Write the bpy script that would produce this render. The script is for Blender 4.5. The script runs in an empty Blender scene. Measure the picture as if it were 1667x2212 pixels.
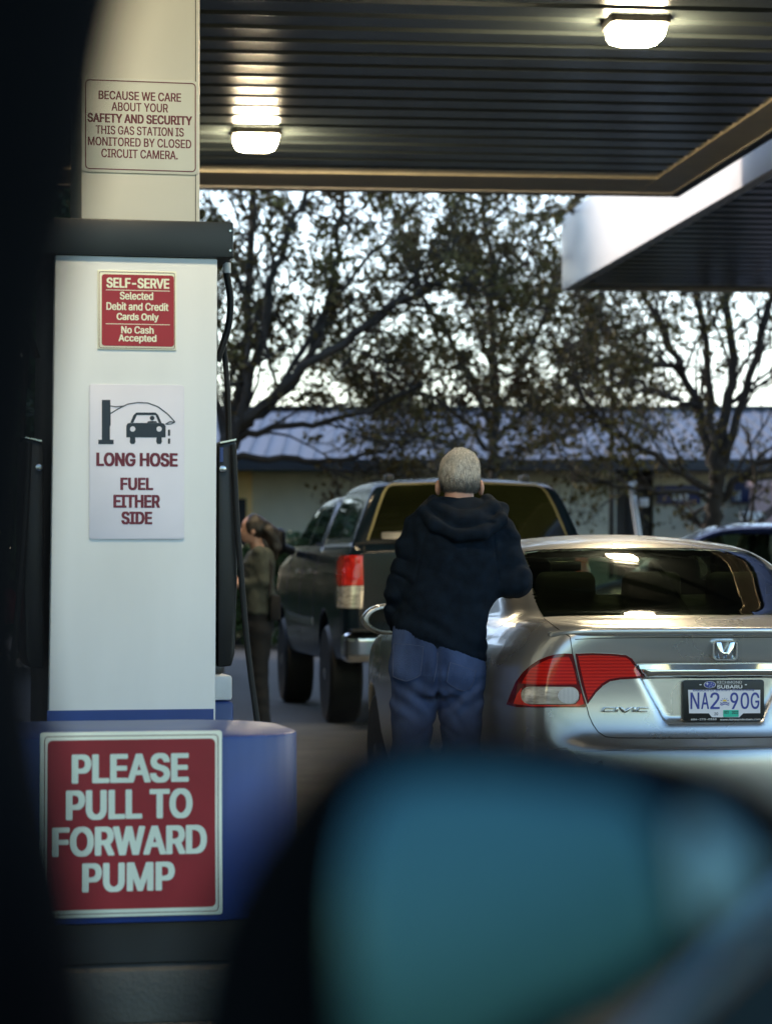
import bpy, bmesh, math, random, os
import numpy as np
from mathutils import Vector, Matrix, geometry

R = math.radians
SC = bpy.context.scene
COL = SC.collection

# ------------------------------------------------------------------ camera, sky, sun, exposure
F, CX, YH, H = 5904.0, 833.5, 1225.0, 1.28        # focal length / horizon in units of a 1667 x 2212 picture; eye height in m
cam = bpy.data.cameras.new('camera')
cam.sensor_fit = 'VERTICAL'; cam.sensor_height = 36.0; cam.lens = F / 2212 * 36
cam.shift_y = (YH - 1106) / 2212
cam.clip_start = 0.05; cam.clip_end = 1500
cam.dof.use_dof = True; cam.dof.focus_distance = 10.6; cam.dof.aperture_fstop = 4.0
co = bpy.data.objects.new('camera', cam); COL.objects.link(co)
co.location = (0, 0, H); co.rotation_euler = (R(90), 0, 0)
SC.camera = co

SUN_EL, SUN_ROT = R(18), R(-60)
world = bpy.data.worlds.new('World'); SC.world = world; world.use_nodes = True
nt = world.node_tree; nt.nodes.clear()
sky = nt.nodes.new('ShaderNodeTexSky'); sky.sky_type = 'NISHITA'; sky.sun_disc = False
sky.sun_elevation = SUN_EL; sky.sun_rotation = SUN_ROT
sky.air_density = 1.3; sky.dust_density = 0.4; sky.ozone_density = 3.5
bg = nt.nodes.new('ShaderNodeBackground'); bg.inputs['Strength'].default_value = 0.12
wo = nt.nodes.new('ShaderNodeOutputWorld')
# thin bright evening cloud on the side of the low sun, lavender white, over the clear sky
tcw = nt.nodes.new('ShaderNodeTexCoord'); sp_ = nt.nodes.new('ShaderNodeSeparateXYZ'); nt.links.new(tcw.outputs['Generated'], sp_.inputs[0])
mpw = nt.nodes.new('ShaderNodeMapping'); mpw.inputs['Scale'].default_value = (1, 1, 3.5); nt.links.new(tcw.outputs['Generated'], mpw.inputs[0])
nzw = nt.nodes.new('ShaderNodeTexNoise'); nzw.inputs['Scale'].default_value = 3.0; nzw.inputs['Detail'].default_value = 6; nt.links.new(mpw.outputs[0], nzw.inputs['Vector'])
r1 = nt.nodes.new('ShaderNodeMapRange'); r1.inputs['From Min'].default_value = 0.35; r1.inputs['From Max'].default_value = 0.6; nt.links.new(nzw.outputs[0], r1.inputs[0])
r1.inputs['To Min'].default_value = 0.45
r2 = nt.nodes.new('ShaderNodeMapRange'); r2.interpolation_type = 'SMOOTHSTEP'; r2.inputs['From Min'].default_value = 0.1; r2.inputs['From Max'].default_value = 0.8; nt.links.new(sp_.outputs['Y'], r2.inputs[0])
m1 = nt.nodes.new('ShaderNodeMath'); m1.operation = 'MULTIPLY'; nt.links.new(r1.outputs[0], m1.inputs[0]); nt.links.new(r2.outputs[0], m1.inputs[1])
cl = nt.nodes.new('ShaderNodeMix'); cl.data_type = 'RGBA'; cl.inputs[6].default_value = (0, 0, 0, 1); cl.inputs[7].default_value = (2.4, 2.35, 3.0, 1); nt.links.new(m1.outputs[0], cl.inputs[0])
ad = nt.nodes.new('ShaderNodeMix'); ad.data_type = 'RGBA'; ad.blend_type = 'ADD'; ad.inputs[0].default_value = 1.0
nt.links.new(sky.outputs[0], ad.inputs[6]); nt.links.new(cl.outputs[2], ad.inputs[7])
nt.links.new(ad.outputs[2], bg.inputs[0]); nt.links.new(bg.outputs[0], wo.inputs[0])
sl = bpy.data.lights.new('sun', 'SUN'); sl.energy = 1.3; sl.angle = R(12); sl.color = (1.0, 0.86, 0.74)
so = bpy.data.objects.new('sun', sl); COL.objects.link(so)
sd = Vector((math.sin(SUN_ROT) * math.cos(SUN_EL), math.cos(SUN_ROT) * math.cos(SUN_EL), math.sin(SUN_EL)))
so.rotation_euler = (-sd).to_track_quat('-Z', 'Y').to_euler(); so.location = sd * 60 + Vector((0, 0, 20))
SC.view_settings.view_transform = 'Standard'; SC.view_settings.look = 'None'
SC.view_settings.exposure = 1.8; SC.view_settings.gamma = 1.0; SC.view_settings.use_curve_mapping = False
SC.render.engine = 'CYCLES'
SC.cycles.use_denoising = True
SC.cycles.max_bounces = 8; SC.cycles.transparent_max_bounces = 12; SC.cycles.sample_clamp_indirect = 6.0
SC.cycles.caustics_reflective = False; SC.cycles.caustics_refractive = False

# ------------------------------------------------------------------ materials
def mat(name, col, rough=0.5, metal=0.0, var=0.10, scale=6.0, bump=0.0, bscale=60.0, coat=0.0, emit=0.0, spec=0.5, stretch=(1, 1, 1), sheen=0.0, col2=None):
    m = bpy.data.materials.new(name); m.use_nodes = True
    n, l = m.node_tree.nodes, m.node_tree.links
    b = n['Principled BSDF']
    tc = n.new('ShaderNodeTexCoord'); mp = n.new('ShaderNodeMapping'); mp.inputs['Scale'].default_value = stretch
    l.new(tc.outputs['Object'], mp.inputs[0])
    ns = n.new('ShaderNodeTexNoise'); ns.inputs['Scale'].default_value = scale; ns.inputs['Detail'].default_value = 5
    l.new(mp.outputs[0], ns.inputs['Vector'])
    rp = n.new('ShaderNodeValToRGB')
    rp.color_ramp.elements[0].position = 0.3; rp.color_ramp.elements[1].position = 0.7
    c0 = [max(0, c * (1 - var)) for c in col]; c1 = [min(1, c * (1 + var)) for c in (col2 or col)]
    rp.color_ramp.elements[0].color = (*c0, 1); rp.color_ramp.elements[1].color = (*c1, 1)
    l.new(ns.outputs[0], rp.inputs[0]); l.new(rp.outputs[0], b.inputs['Base Color'])
    mr = n.new('ShaderNodeMapRange'); mr.inputs['To Min'].default_value = max(0.0, rough * 0.85); mr.inputs['To Max'].default_value = min(1, rough * 1.15)
    l.new(ns.outputs[0], mr.inputs[0]); l.new(mr.outputs[0], b.inputs['Roughness'])
    b.inputs['Metallic'].default_value = metal
    b.inputs['Specular IOR Level'].default_value = spec
    b.inputs['Coat Weight'].default_value = coat; b.inputs['Coat Roughness'].default_value = 0.04
    if sheen: b.inputs['Sheen Weight'].default_value = sheen
    if emit:
        b.inputs['Emission Strength'].default_value = emit; b.inputs['Emission Color'].default_value = (*col, 1)
    if bump:
        nb = n.new('ShaderNodeTexNoise'); nb.inputs['Scale'].default_value = bscale; nb.inputs['Detail'].default_value = 4
        l.new(mp.outputs[0], nb.inputs['Vector'])
        bp = n.new('ShaderNodeBump'); bp.inputs['Strength'].default_value = bump; bp.inputs['Distance'].default_value = 0.01
        l.new(nb.outputs[0], bp.inputs['Height']); l.new(bp.outputs[0], b.inputs['Normal'])
    return m

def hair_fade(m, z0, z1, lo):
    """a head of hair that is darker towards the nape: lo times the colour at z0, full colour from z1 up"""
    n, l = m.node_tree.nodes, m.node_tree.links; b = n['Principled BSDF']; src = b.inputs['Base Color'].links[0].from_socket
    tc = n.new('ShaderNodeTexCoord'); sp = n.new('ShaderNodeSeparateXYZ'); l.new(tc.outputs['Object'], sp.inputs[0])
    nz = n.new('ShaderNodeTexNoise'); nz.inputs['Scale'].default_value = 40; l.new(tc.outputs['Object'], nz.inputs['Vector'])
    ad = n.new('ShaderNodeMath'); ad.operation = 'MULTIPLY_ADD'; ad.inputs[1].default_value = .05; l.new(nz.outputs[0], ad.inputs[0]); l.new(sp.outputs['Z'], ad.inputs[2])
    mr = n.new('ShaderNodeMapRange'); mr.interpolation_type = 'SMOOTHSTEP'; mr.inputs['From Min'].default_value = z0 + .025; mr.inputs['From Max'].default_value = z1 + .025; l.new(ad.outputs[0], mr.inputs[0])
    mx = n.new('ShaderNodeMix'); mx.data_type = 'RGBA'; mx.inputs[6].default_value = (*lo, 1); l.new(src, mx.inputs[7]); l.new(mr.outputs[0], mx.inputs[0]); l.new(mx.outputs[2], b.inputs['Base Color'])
def wave_mat(name, ca, cb, scale, axis='Z', rough=0.15, coat=0.6, distort=0.4):
    m = mat(name, ca, rough=rough, coat=coat)
    n, l = m.node_tree.nodes, m.node_tree.links
    tc = n.new('ShaderNodeTexCoord'); w = n.new('ShaderNodeTexWave'); w.bands_direction = axis
    w.inputs['Scale'].default_value = scale; w.inputs['Distortion'].default_value = distort; w.inputs['Detail'].default_value = 2
    l.new(tc.outputs['Object'], w.inputs[0])
    rp = n.new('ShaderNodeValToRGB'); rp.color_ramp.elements[0].color = (*ca, 1); rp.color_ramp.elements[1].color = (*cb, 1)
    l.new(w.outputs[0], rp.inputs[0]); l.new(rp.outputs[0], n['Principled BSDF'].inputs['Base Color'])
    return m

M = {}
M['asphalt'] = mat('asphalt', (0.020, 0.020, 0.018), 0.75, var=0.35, scale=1.5, bump=0.4, bscale=90)
M['concrete'] = mat('concrete', (0.075, 0.072, 0.060), 0.8, var=0.4, scale=2, bump=0.5, bscale=70)
M['white_panel'] = mat('white_panel', (0.69, 0.73, 0.74), 0.30, var=0.06, scale=2.2, bump=0.03, bscale=140, stretch=(1.6, 1, .5))
M['column_paint'] = mat('column_paint', (0.72, 0.71, 0.64), 0.45, var=0.04, scale=2, bump=0.03, bscale=150)
M['charcoal'] = mat('charcoal', (0.010, 0.016, 0.020), 0.45, var=0.15, bump=0.06, bscale=300)
M['black_plastic'] = mat('black_plastic', (0.006, 0.008, 0.010), 0.42, var=0.25, bump=0.05, bscale=200)
M['matte_black'] = mat('matte_black', (0.0025, 0.003, 0.0035), 0.95, spec=0.05)
M['rubber'] = mat('rubber', (0.007, 0.008, 0.009), 0.55, spec=0.3, var=0.2, bump=0.1, bscale=200)
M['sign_white'] = mat('sign_white', (0.72, 0.74, 0.68), 0.4, var=0.03)
M['sign_cream'] = mat('sign_cream', (0.84, 0.86, 0.68), 0.4, var=0.04)
M['sign_lilac'] = mat('sign_lilac', (0.70, 0.71, 0.80), 0.4, var=0.03)
M['sign_red'] = mat('sign_red', (0.33, 0.012, 0.022), 0.35, var=0.08)
M['maroon'] = mat('maroon', (0.14, 0.012, 0.03), 0.4, var=0.1)
M['ink'] = mat('ink', (0.015, 0.025, 0.04), 0.4)
M['guard_blue'] = mat('guard_blue', (0.016, 0.045, 0.20), 0.38, var=0.12, scale=4, bump=0.04, bscale=120)
M['chrome'] = mat('chrome', (0.85, 0.86, 0.88), 0.08, 1.0, var=0.02)
M['steel'] = mat('steel', (0.55, 0.56, 0.58), 0.25, 1.0, var=0.05)
M['silver_paint'] = mat('silver_paint', (0.57, 0.585, 0.59), 0.28, 0.85, var=0.02, scale=2, coat=0.5, bump=0.015, bscale=600)
M['dark_paint'] = mat('dark_paint', (0.005, 0.011, 0.018), 0.16, 0.0, var=0.08, coat=0.0, spec=0.18)
M['navy_paint'] = mat('navy_paint', (0.03, 0.04, 0.10), 0.2, 0.4, var=0.1, coat=1.0)
M['black_gloss'] = mat('black_gloss', (0.006, 0.008, 0.010), 0.10, coat=0.5)
M['car_glass'] = mat('car_glass', (0.004, 0.008, 0.009), 0.03, spec=0.75)
M['gap'] = mat('gap', (0.006, 0.006, 0.007), 0.7)
M['lamp_red'] = wave_mat('lamp_red', (0.68, 0.022, 0.014), (0.42, 0.010, 0.008), 24)
M['lamp_red_plain'] = mat('lamp_red_plain', (0.70, 0.028, 0.018), 0.12, coat=0.8, var=0.25, scale=12)
M['lamp_dark_red'] = mat('lamp_dark_red', (0.11, 0.004, 0.006), 0.12, coat=0.8)
M['lamp_clear'] = mat('lamp_clear', (0.62, 0.58, 0.52), 0.10, 0.35, var=0.5, scale=26, coat=1.0, stretch=(0.4, 1, 2.5))
M['lamp_bulb'] = wave_mat('lamp_bulb', (0.72, 0.74, 0.76), (0.34, 0.37, 0.40), 60, 'X')
M['plate_white'] = mat('plate_white', (0.74, 0.76, 0.84), 0.35, var=0.02)
M['plate_blue'] = mat('plate_blue', (0.035, 0.055, 0.32), 0.4)
M['white_print'] = mat('white_print', (0.75, 0.77, 0.80), 0.5)
M['sticker_green'] = mat('sticker_green', (0.02, 0.50, 0.36), 0.4)
M['sun_yellow'] = mat('sun_yellow', (0.75, 0.55, 0.06), 0.4)
M['soffit'] = mat('soffit', (0.085, 0.105, 0.105), 0.24, 0.35, var=0.10, scale=1.2, spec=0.6)
M['soffit_trim'] = mat('soffit_trim', (0.88, 0.78, 0.58), 0.5, var=0.08, scale=3)
M['fascia_white'] = mat('fascia_white', (0.80, 0.77, 0.75), 0.4, var=0.02)
M['fascia_blue'] = mat('fascia_blue', (0.10, 0.17, 0.42), 0.4, var=0.1, scale=1)
M['lamp_glow'] = mat('lamp_glow', (1.0, 0.80, 0.50), 0.4, emit=80.0, var=0.0)
M['lamp_frame'] = mat('lamp_frame', (0.08, 0.075, 0.06), 0.5)
M['street_glow'] = mat('street_glow', (1.0, 0.75, 0.25), 0.4, emit=12.0, var=0.0)
M['stucco'] = mat('stucco', (0.58, 0.58, 0.49), 0.9, var=0.15, scale=1.2, bump=0.2, bscale=30)
M['tan_wall'] = mat('tan_wall', (0.85, 0.60, 0.28), 0.9, var=0.12, scale=2)  # beige wall end with warm lamp light put into its colour
M['brown_wall'] = mat('brown_wall', (0.065, 0.062, 0.06), 0.9, var=0.2, scale=2)
M['roof_metal'] = mat('roof_metal', (0.12, 0.125, 0.155), 0.6, 0.2, var=0.25, scale=1.5, stretch=(1, 0.2, 1))
M['roof_edge'] = mat('roof_edge', (0.03, 0.035, 0.045), 0.6)
M['doorway'] = mat('doorway', (0.008, 0.010, 0.014), 0.6)
M['navy_sign'] = mat('navy_sign', (0.02, 0.03, 0.12), 0.5)
M['pink_wall'] = mat('pink_wall', (0.45, 0.32, 0.33), 0.8)
M['bark'] = mat('bark', (0.045, 0.038, 0.030), 0.9, var=0.4, scale=5, bump=0.5, bscale=20, stretch=(1, 1, 0.3))
M['leaf'] = mat('leaf', (0.085, 0.066, 0.026), 0.8, var=0.55, scale=1.1, col2=(0.12, 0.095, 0.028), spec=.2)
M['leaf_green'] = mat('leaf_green', (0.04, 0.075, 0.018), 0.7, var=0.5, scale=3)
M['leaf_rust'] = mat('leaf_rust', (0.12, 0.058, 0.030), 0.8, var=0.5, scale=1.3, col2=(0.10, 0.085, 0.028), spec=.2)
M['skin'] = mat('skin', (0.46, 0.27, 0.21), 0.5, var=0.12, scale=18, bump=0.05, bscale=150)
M['hair_grey'] = mat('hair_grey', (0.56, 0.54, 0.50), 0.55, var=0.55, scale=120, stretch=(1, 1, 0.3), bump=0.4, bscale=260)
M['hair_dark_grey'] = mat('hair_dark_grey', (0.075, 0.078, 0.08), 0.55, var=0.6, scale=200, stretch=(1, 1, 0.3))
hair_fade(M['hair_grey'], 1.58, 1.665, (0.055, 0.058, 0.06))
M['hair_silver'] = mat('hair_silver', (0.70, 0.67, 0.62), 0.5, var=0.4, scale=200, stretch=(1, 1, 0.3))
M['hair_brown'] = mat('hair_brown', (0.013, 0.010, 0.008), 0.5, var=0.5, scale=40, stretch=(1, 1, 0.3), bump=0.6, bscale=90)
M['hoodie'] = mat('hoodie', (0.0065, 0.0125, 0.023), 0.95, var=0.3, scale=25, bump=0.35, bscale=260, spec=0.1)
M['denim'] = mat('denim', (0.024, 0.045, 0.120), 0.95, var=0.4, scale=5, bump=0.35, bscale=320, stretch=(1, 1, 0.6), col2=(0.062, 0.100, 0.225), spec=.15)
M['thread'] = mat('thread', (0.085, 0.11, 0.20), 0.9)
M['sweater'] = mat('sweater', (0.055, 0.064, 0.056), 0.95, var=0.3, scale=20, bump=0.3, bscale=150)
M['black_cloth'] = mat('black_cloth', (0.008, 0.009, 0.012), 0.95, var=0.3)
M['shoe'] = mat('shoe', (0.03, 0.03, 0.032), 0.6)
M['nozzle_red'] = mat('nozzle_red', (0.35, 0.015, 0.03), 0.4, var=0.15)
M['mirror_blue'] = mat('mirror_blue', (0.027, 0.074, 0.095), 0.20, 1.0, var=0.02)
M['mirror_pale'] = mat('mirror_pale', (0.13, 0.21, 0.22), 0.30, 1.0, var=0.02)
M['door_teal'] = mat('door_teal', (0.006, 0.022, 0.030), 0.5, 0.0, spec=.3)
M['belt_trim'] = mat('belt_trim', (0.30, 0.48, 0.60), 0.35, 0.7)
M['hedge_green'] = mat('hedge_green', (0.26, 0.50, 0.18), 0.7, var=0.4, scale=2)
M['grass'] = mat('grass', (0.05, 0.10, 0.025), 0.9, var=0.5, scale=2)
M['canopy_glass'] = mat('canopy_glass', (0.010, 0.012, 0.004), 0.05, spec=0.6, var=0.6, scale=1.5)  # olive tint stands in for the yellow-lit soffit mirrored in this glass
M['cabin'] = mat('cabin', (0.018, 0.022, 0.022), 0.85, var=0.2)
M['seat_cloth'] = mat('seat_cloth', (0.020, 0.026, 0.025), 0.9, var=0.2)
M['dull_brass'] = mat('dull_brass', (0.20, 0.18, 0.085), 0.45, 0.3)
M['eye_white'] = mat('eye_white', (0.7, 0.68, 0.65), 0.2)
M['brass'] = mat('brass', (0.55, 0.42, 0.18), 0.3, 1.0)

def tinted_glass(name, tint):
    m = bpy.data.materials.new(name); m.use_nodes = True; n, l = m.node_tree.nodes, m.node_tree.links; n.clear()
    o = n.new('ShaderNodeOutputMaterial'); mx = n.new('ShaderNodeMixShader'); fr = n.new('ShaderNodeFresnel'); fr.inputs[0].default_value = 1.52
    tr = n.new('ShaderNodeBsdfTransparent'); tr.inputs[0].default_value = (*tint, 1); gl = n.new('ShaderNodeBsdfGlossy'); gl.inputs['Roughness'].default_value = 0.02
    nz = n.new('ShaderNodeTexNoise'); nz.inputs['Scale'].default_value = 3; tc = n.new('ShaderNodeTexCoord'); l.new(tc.outputs['Object'], nz.inputs['Vector'])
    mr = n.new('ShaderNodeMapRange'); mr.inputs['To Min'].default_value = .015; mr.inputs['To Max'].default_value = .05; l.new(nz.outputs[0], mr.inputs[0]); l.new(mr.outputs[0], gl.inputs['Roughness'])
    l.new(fr.outputs[0], mx.inputs[0]); l.new(tr.outputs[0], mx.inputs[1]); l.new(gl.outputs[0], mx.inputs[2]); l.new(mx.outputs[0], o.inputs[0]); return m
M['tint_glass'] = tinted_glass('tint_glass', (0.44, 0.52, 0.40))

# ------------------------------------------------------------------ frames: from a pixel of the photograph to a place in the world
class Fr:
    """A local frame: x right, y away from the camera, z up, turned by rz about z."""
    def __init__(s, loc, rz=0.0):
        s.loc = np.array(loc, float); s.rz = rz
        c, q = math.cos(rz), math.sin(rz)
        s.M = np.array([[c, -q, 0], [q, c, 0], [0, 0, 1]])       # local -> world
    def l2w(s, p): return s.M @ np.array(p, float) + s.loc
    def w2l(s, p): return s.M.T @ (np.array(p, float) - s.loc)
    def ray(s, px, py):
        px = np.asarray(px, float); py = np.asarray(py, float)
        d = np.stack([(px - CX) / F, np.ones_like(px), -(py - YH) / F], -1)
        o = np.array([0, 0, H])
        return s.M.T @ (o - s.loc), d @ s.M
    def on_y(s, px, py, yl=0.0):
        o, d = s.ray(px, py)
        t = (yl - o[1]) / d[..., 1]
        return o + d * np.asarray(t)[..., None]
    def px(s, P):
        w = P @ s.M.T + s.loc; return CX + w[:, 0] / w[:, 1] * F, YH - (w[:, 2] - H) / w[:, 1] * F
    def xz(s, px, py, yl=0.0):
        p = s.on_y(px, py, yl); return float(p[0]), float(p[2])
def W(px, py, Y):
    return Vector(((px - CX) / F * Y, Y, H - (py - YH) / F * Y))

# ------------------------------------------------------------------ objects
def tag(o, label=None, cat=None, group=None, kind=None):
    if label: o['label'] = label
    if cat: o['category'] = cat
    if group: o['group'] = group
    if kind: o['kind'] = kind
    return o
def empty(name, loc, rz=0.0, **k):
    o = bpy.data.objects.new(name, None); COL.objects.link(o); o.location = tuple(loc); o.rotation_euler = (0, 0, rz)
    o.empty_display_size = 0.1
    return tag(o, **k)
def link_mesh(name, verts, faces, m, parent=None, smooth=True, angle=None):
    me = bpy.data.meshes.new(name); me.from_pydata([tuple(v) for v in verts], [], [tuple(int(i) for i in f) for f in faces]); me.update()
    if smooth:
        me.polygons.foreach_set('use_smooth', [True] * len(me.polygons))
        if angle: me.set_sharp_from_angle(angle=R(angle))
    me.materials.append(m if not isinstance(m, str) else M[m])
    o = bpy.data.objects.new(name, me); COL.objects.link(o)
    if parent: o.parent = parent
    return o
class MB:
    def __init__(s): s.v = []; s.f = []
    def add(s, v, f):
        n = len(s.v); s.v += [tuple(p) for p in v]; s.f += [tuple(i + n for i in q) for q in f]; return s
    def box(s, x0, x1, y0, y1, z0, z1, mtx=None, bev=0.0):
        bm = bmesh.new(); bmesh.ops.create_cube(bm, size=1)
        for v in bm.verts: v.co = Vector(((x0 + x1) / 2 + v.co.x * (x1 - x0), (y0 + y1) / 2 + v.co.y * (y1 - y0), (z0 + z1) / 2 + v.co.z * (z1 - z0)))
        if bev: bmesh.ops.bevel(bm, geom=list(bm.edges), offset=bev, segments=2, affect='EDGES', profile=0.5)
        return s.addbm(bm, mtx)
    def addbm(s, bm, mtx=None):
        bm.verts.index_update()
        v = [(mtx @ p.co if mtx else p.co.copy()) for p in bm.verts]; f = [[q.index for q in p.verts] for p in bm.faces]; bm.free()
        return s.add(v, f)
    def prism(s, poly, y0, y1, bev=0.0, mtx=None, axis='y'):
        """poly in (x, z), swept from y0 to y1 (axis x: poly in (y, z); axis z: poly in (x, y))."""
        bm = bmesh.new()
        def pt(a, b, c): return (a, c, b) if axis == 'y' else ((c, a, b) if axis == 'x' else (a, b, c))
        A = [bm.verts.new(pt(a, b, y0)) for a, b in poly]; B = [bm.verts.new(pt(a, b, y1)) for a, b in poly]
        bm.faces.new(A); bm.faces.new(B[::-1]); n = len(poly)
        for i in range(n): bm.faces.new((A[i], B[i], B[(i + 1) % n], A[(i + 1) % n]))
        bmesh.ops.recalc_face_normals(bm, faces=bm.faces)
        if bev: bmesh.ops.bevel(bm, geom=list(bm.edges), offset=bev, segments=2, affect='EDGES', profile=0.5)
        return s.addbm(bm, mtx)
    def tube(s, path, r, n=8, caps=True):
        P = [Vector(p) for p in path]; k = len(P); rr = r if hasattr(r, '__len__') else [r] * k
        v = []; f = []; up = None
        for i in range(k):
            t = (P[min(i + 1, k - 1)] - P[max(i - 1, 0)]).normalized()
            if up is None: up = Vector((0, 0, 1)) if abs(t.z) < 0.9 else Vector((0, 1, 0))
            a = t.cross(up).normalized(); b = a.cross(t).normalized(); up = b
            for j in range(n):
                q = 2 * math.pi * j / n
                v.append(P[i] + (a * math.cos(q) + b * math.sin(q)) * rr[i])
        for i in range(k - 1):
            for j in range(n): f.append((i * n + j, i * n + (j + 1) % n, (i + 1) * n + (j + 1) % n, (i + 1) * n + j))
        if caps: f.append(tuple(range(n - 1, -1, -1))); f.append(tuple(range((k - 1) * n, k * n)))
        return s.add(v, f)
    def lathe(s, prof, c, axis='z', n=32):
        """prof: (along, radius) around an axis through c."""
        v = []; f = []; k = len(prof)
        for a, r in prof:
            for j in range(n):
                q = 2 * math.pi * j / n; u, w = r * math.cos(q), r * math.sin(q)
                v.append((c[0] + u, c[1] + w, c[2] + a) if axis == 'z' else ((c[0] + a, c[1] + u, c[2] + w) if axis == 'x' else (c[0] + u, c[1] + a, c[2] + w)))
        for i in range(k - 1):
            for j in range(n): f.append((i * n + j, i * n + (j + 1) % n, (i + 1) * n + (j + 1) % n, (i + 1) * n + j))
        f.append(tuple(range(n - 1, -1, -1))); f.append(tuple(range((k - 1) * n, k * n)))
        return s.add(v, f)
    def build(s, name, m, parent=None, smooth=True, angle=35):
        o = link_mesh(name, s.v, s.f, m, parent, smooth, angle)
        bm = bmesh.new(); bm.from_mesh(o.data); bmesh.ops.recalc_face_normals(bm, faces=bm.faces); bm.to_mesh(o.data); bm.free()
        if smooth and angle: o.data.set_sharp_from_angle(angle=R(angle))
        return o
def rrect(x0, x1, z0, z1, r, n=5):
    out = []
    for cx, cz, a0 in ((x1 - r, z1 - r, 0), (x0 + r, z1 - r, 90), (x0 + r, z0 + r, 180), (x1 - r, z0 + r, 270)):
        for i in range(n + 1):
            a = R(a0 + 90 * i / n); out.append((cx + r * math.cos(a), cz + r * math.sin(a)))
    return out
def ring(outer, inner, y0, y1, mb):
    """a frame between two outlines with the same number of points, from y0 to y1"""
    n = len(outer); v = []
    for poly in (outer, inner):
        for y in (y0, y1): v += [(a, y, b) for a, b in poly]
    f = []
    for i in range(n):
        j = (i + 1) % n
        o0, o1, i0, i1 = i, n + i, 2 * n + i, 3 * n + i; p0, p1, k0, k1 = j, n + j, 2 * n + j, 3 * n + j
        f += [(o0, p0, k0, i0), (o1, i1, k1, p1), (o0, o1, p1, p0), (i0, k0, k1, i1)]
    return mb.add(v, f)

# lettering: one mesh, each line fitted to its box (x0, x1, z0, z1) on the plane y = y0
try:
    FONT = bpy.data.fonts.load(os.path.join(bpy.utils.system_resource('DATAFILES'), 'fonts', 'Inter.woff2'))
except Exception:
    FONT = None
GC = {}
def glyphs(txt, bold):
    """outlines of the letters, filled where they wind round at least once"""
    if txt in GC: return GC[txt]
    c = bpy.data.curves.new('lettering', 'FONT'); c.body = txt; c.size = 1.0
    if FONT: c.font = FONT
    c.resolution_u = 4; c.align_x = 'CENTER'; c.fill_mode = 'NONE'
    o = bpy.data.objects.new('lettering', c); COL.objects.link(o)
    dg = bpy.context.evaluated_depsgraph_get(); dg.update()
    me = bpy.data.meshes.new_from_object(o.evaluated_get(dg))
    v = np.array([tuple(p.co)[:2] for p in me.vertices]); e = [tuple(p.vertices) for p in me.edges]
    e = [(a, b) if b == a + 1 else (max(a, b), min(a, b)) for a, b in e]
    bpy.data.objects.remove(o); bpy.data.curves.remove(c); bpy.data.meshes.remove(me)
    if not e: return [], []
    q, _, g, *_r = geometry.delaunay_2d_cdt([Vector(p) for p in v], e, [], 0, 1e-6)
    q = np.array([tuple(p) for p in q]); g = np.array([t[:3] for t in g])
    m = q[g].mean(1); A = v[[a for a, b in e]]; B = v[[b for a, b in e]]
    # winding number of every triangle centre about the closed outlines (edges run in contour order)
    wn = np.zeros(len(m))
    for a, b in zip(A, B):
        ax, ay = a[0] - m[:, 0], a[1] - m[:, 1]; bx, by = b[0] - m[:, 0], b[1] - m[:, 1]
        wn += np.arctan2(ax * by - ay * bx, ax * bx + ay * by)
    keep = np.abs(wn) > math.pi
    f = []
    for t in g[keep]:
        a, b, d = q[t]; f.append(tuple(t) if (b[0] - a[0]) * (d[1] - a[1]) - (b[1] - a[1]) * (d[0] - a[0]) > 0 else tuple(t)[::-1])
    GC[txt] = ([(p[0], p[1], 0.0) for p in q], f)
    return GC[txt]
def write(mb, txt, box, y0, bold=0.02, slant=0.0, rise=0.0):
    v, f = glyphs(txt, bold)
    if not v: return mb
    a = np.array(v); lo, hi = a.min(0), a.max(0)
    x0, x1, z0, z1 = box
    sx = (x1 - x0) / (hi[0] - lo[0]); sz = (z1 - z0) / (hi[1] - lo[1])
    # heavier strokes: the same letters laid over each other, each a hair in front of the last and shifted a little
    b = bold * 1.35 * (z1 - z0); hx, hz = b, b * 0.55
    sx = (x1 - x0 - 2 * hx) / (hi[0] - lo[0]); sz = (z1 - z0 - 2 * hz) / (hi[1] - lo[1])
    sh = [(0, 0)] if bold < 0.008 else [(-1, 0), (1, 0), (-.5, 0), (.5, 0), (-.8, -1), (.8, -1), (-.8, 1), (.8, 1), (0, -1), (0, 1)]
    for k, (i, j) in enumerate(sh):
        out = []
        for p in a:
            z = z0 + hz + (p[1] - lo[1]) * sz + j * hz; x = x0 + hx + (p[0] - lo[0]) * sx + i * hx
            out.append((x, y0 - k * 0.00004, z))
        mb.add(out, [q[::-1] for q in f])
    return mb

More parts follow.
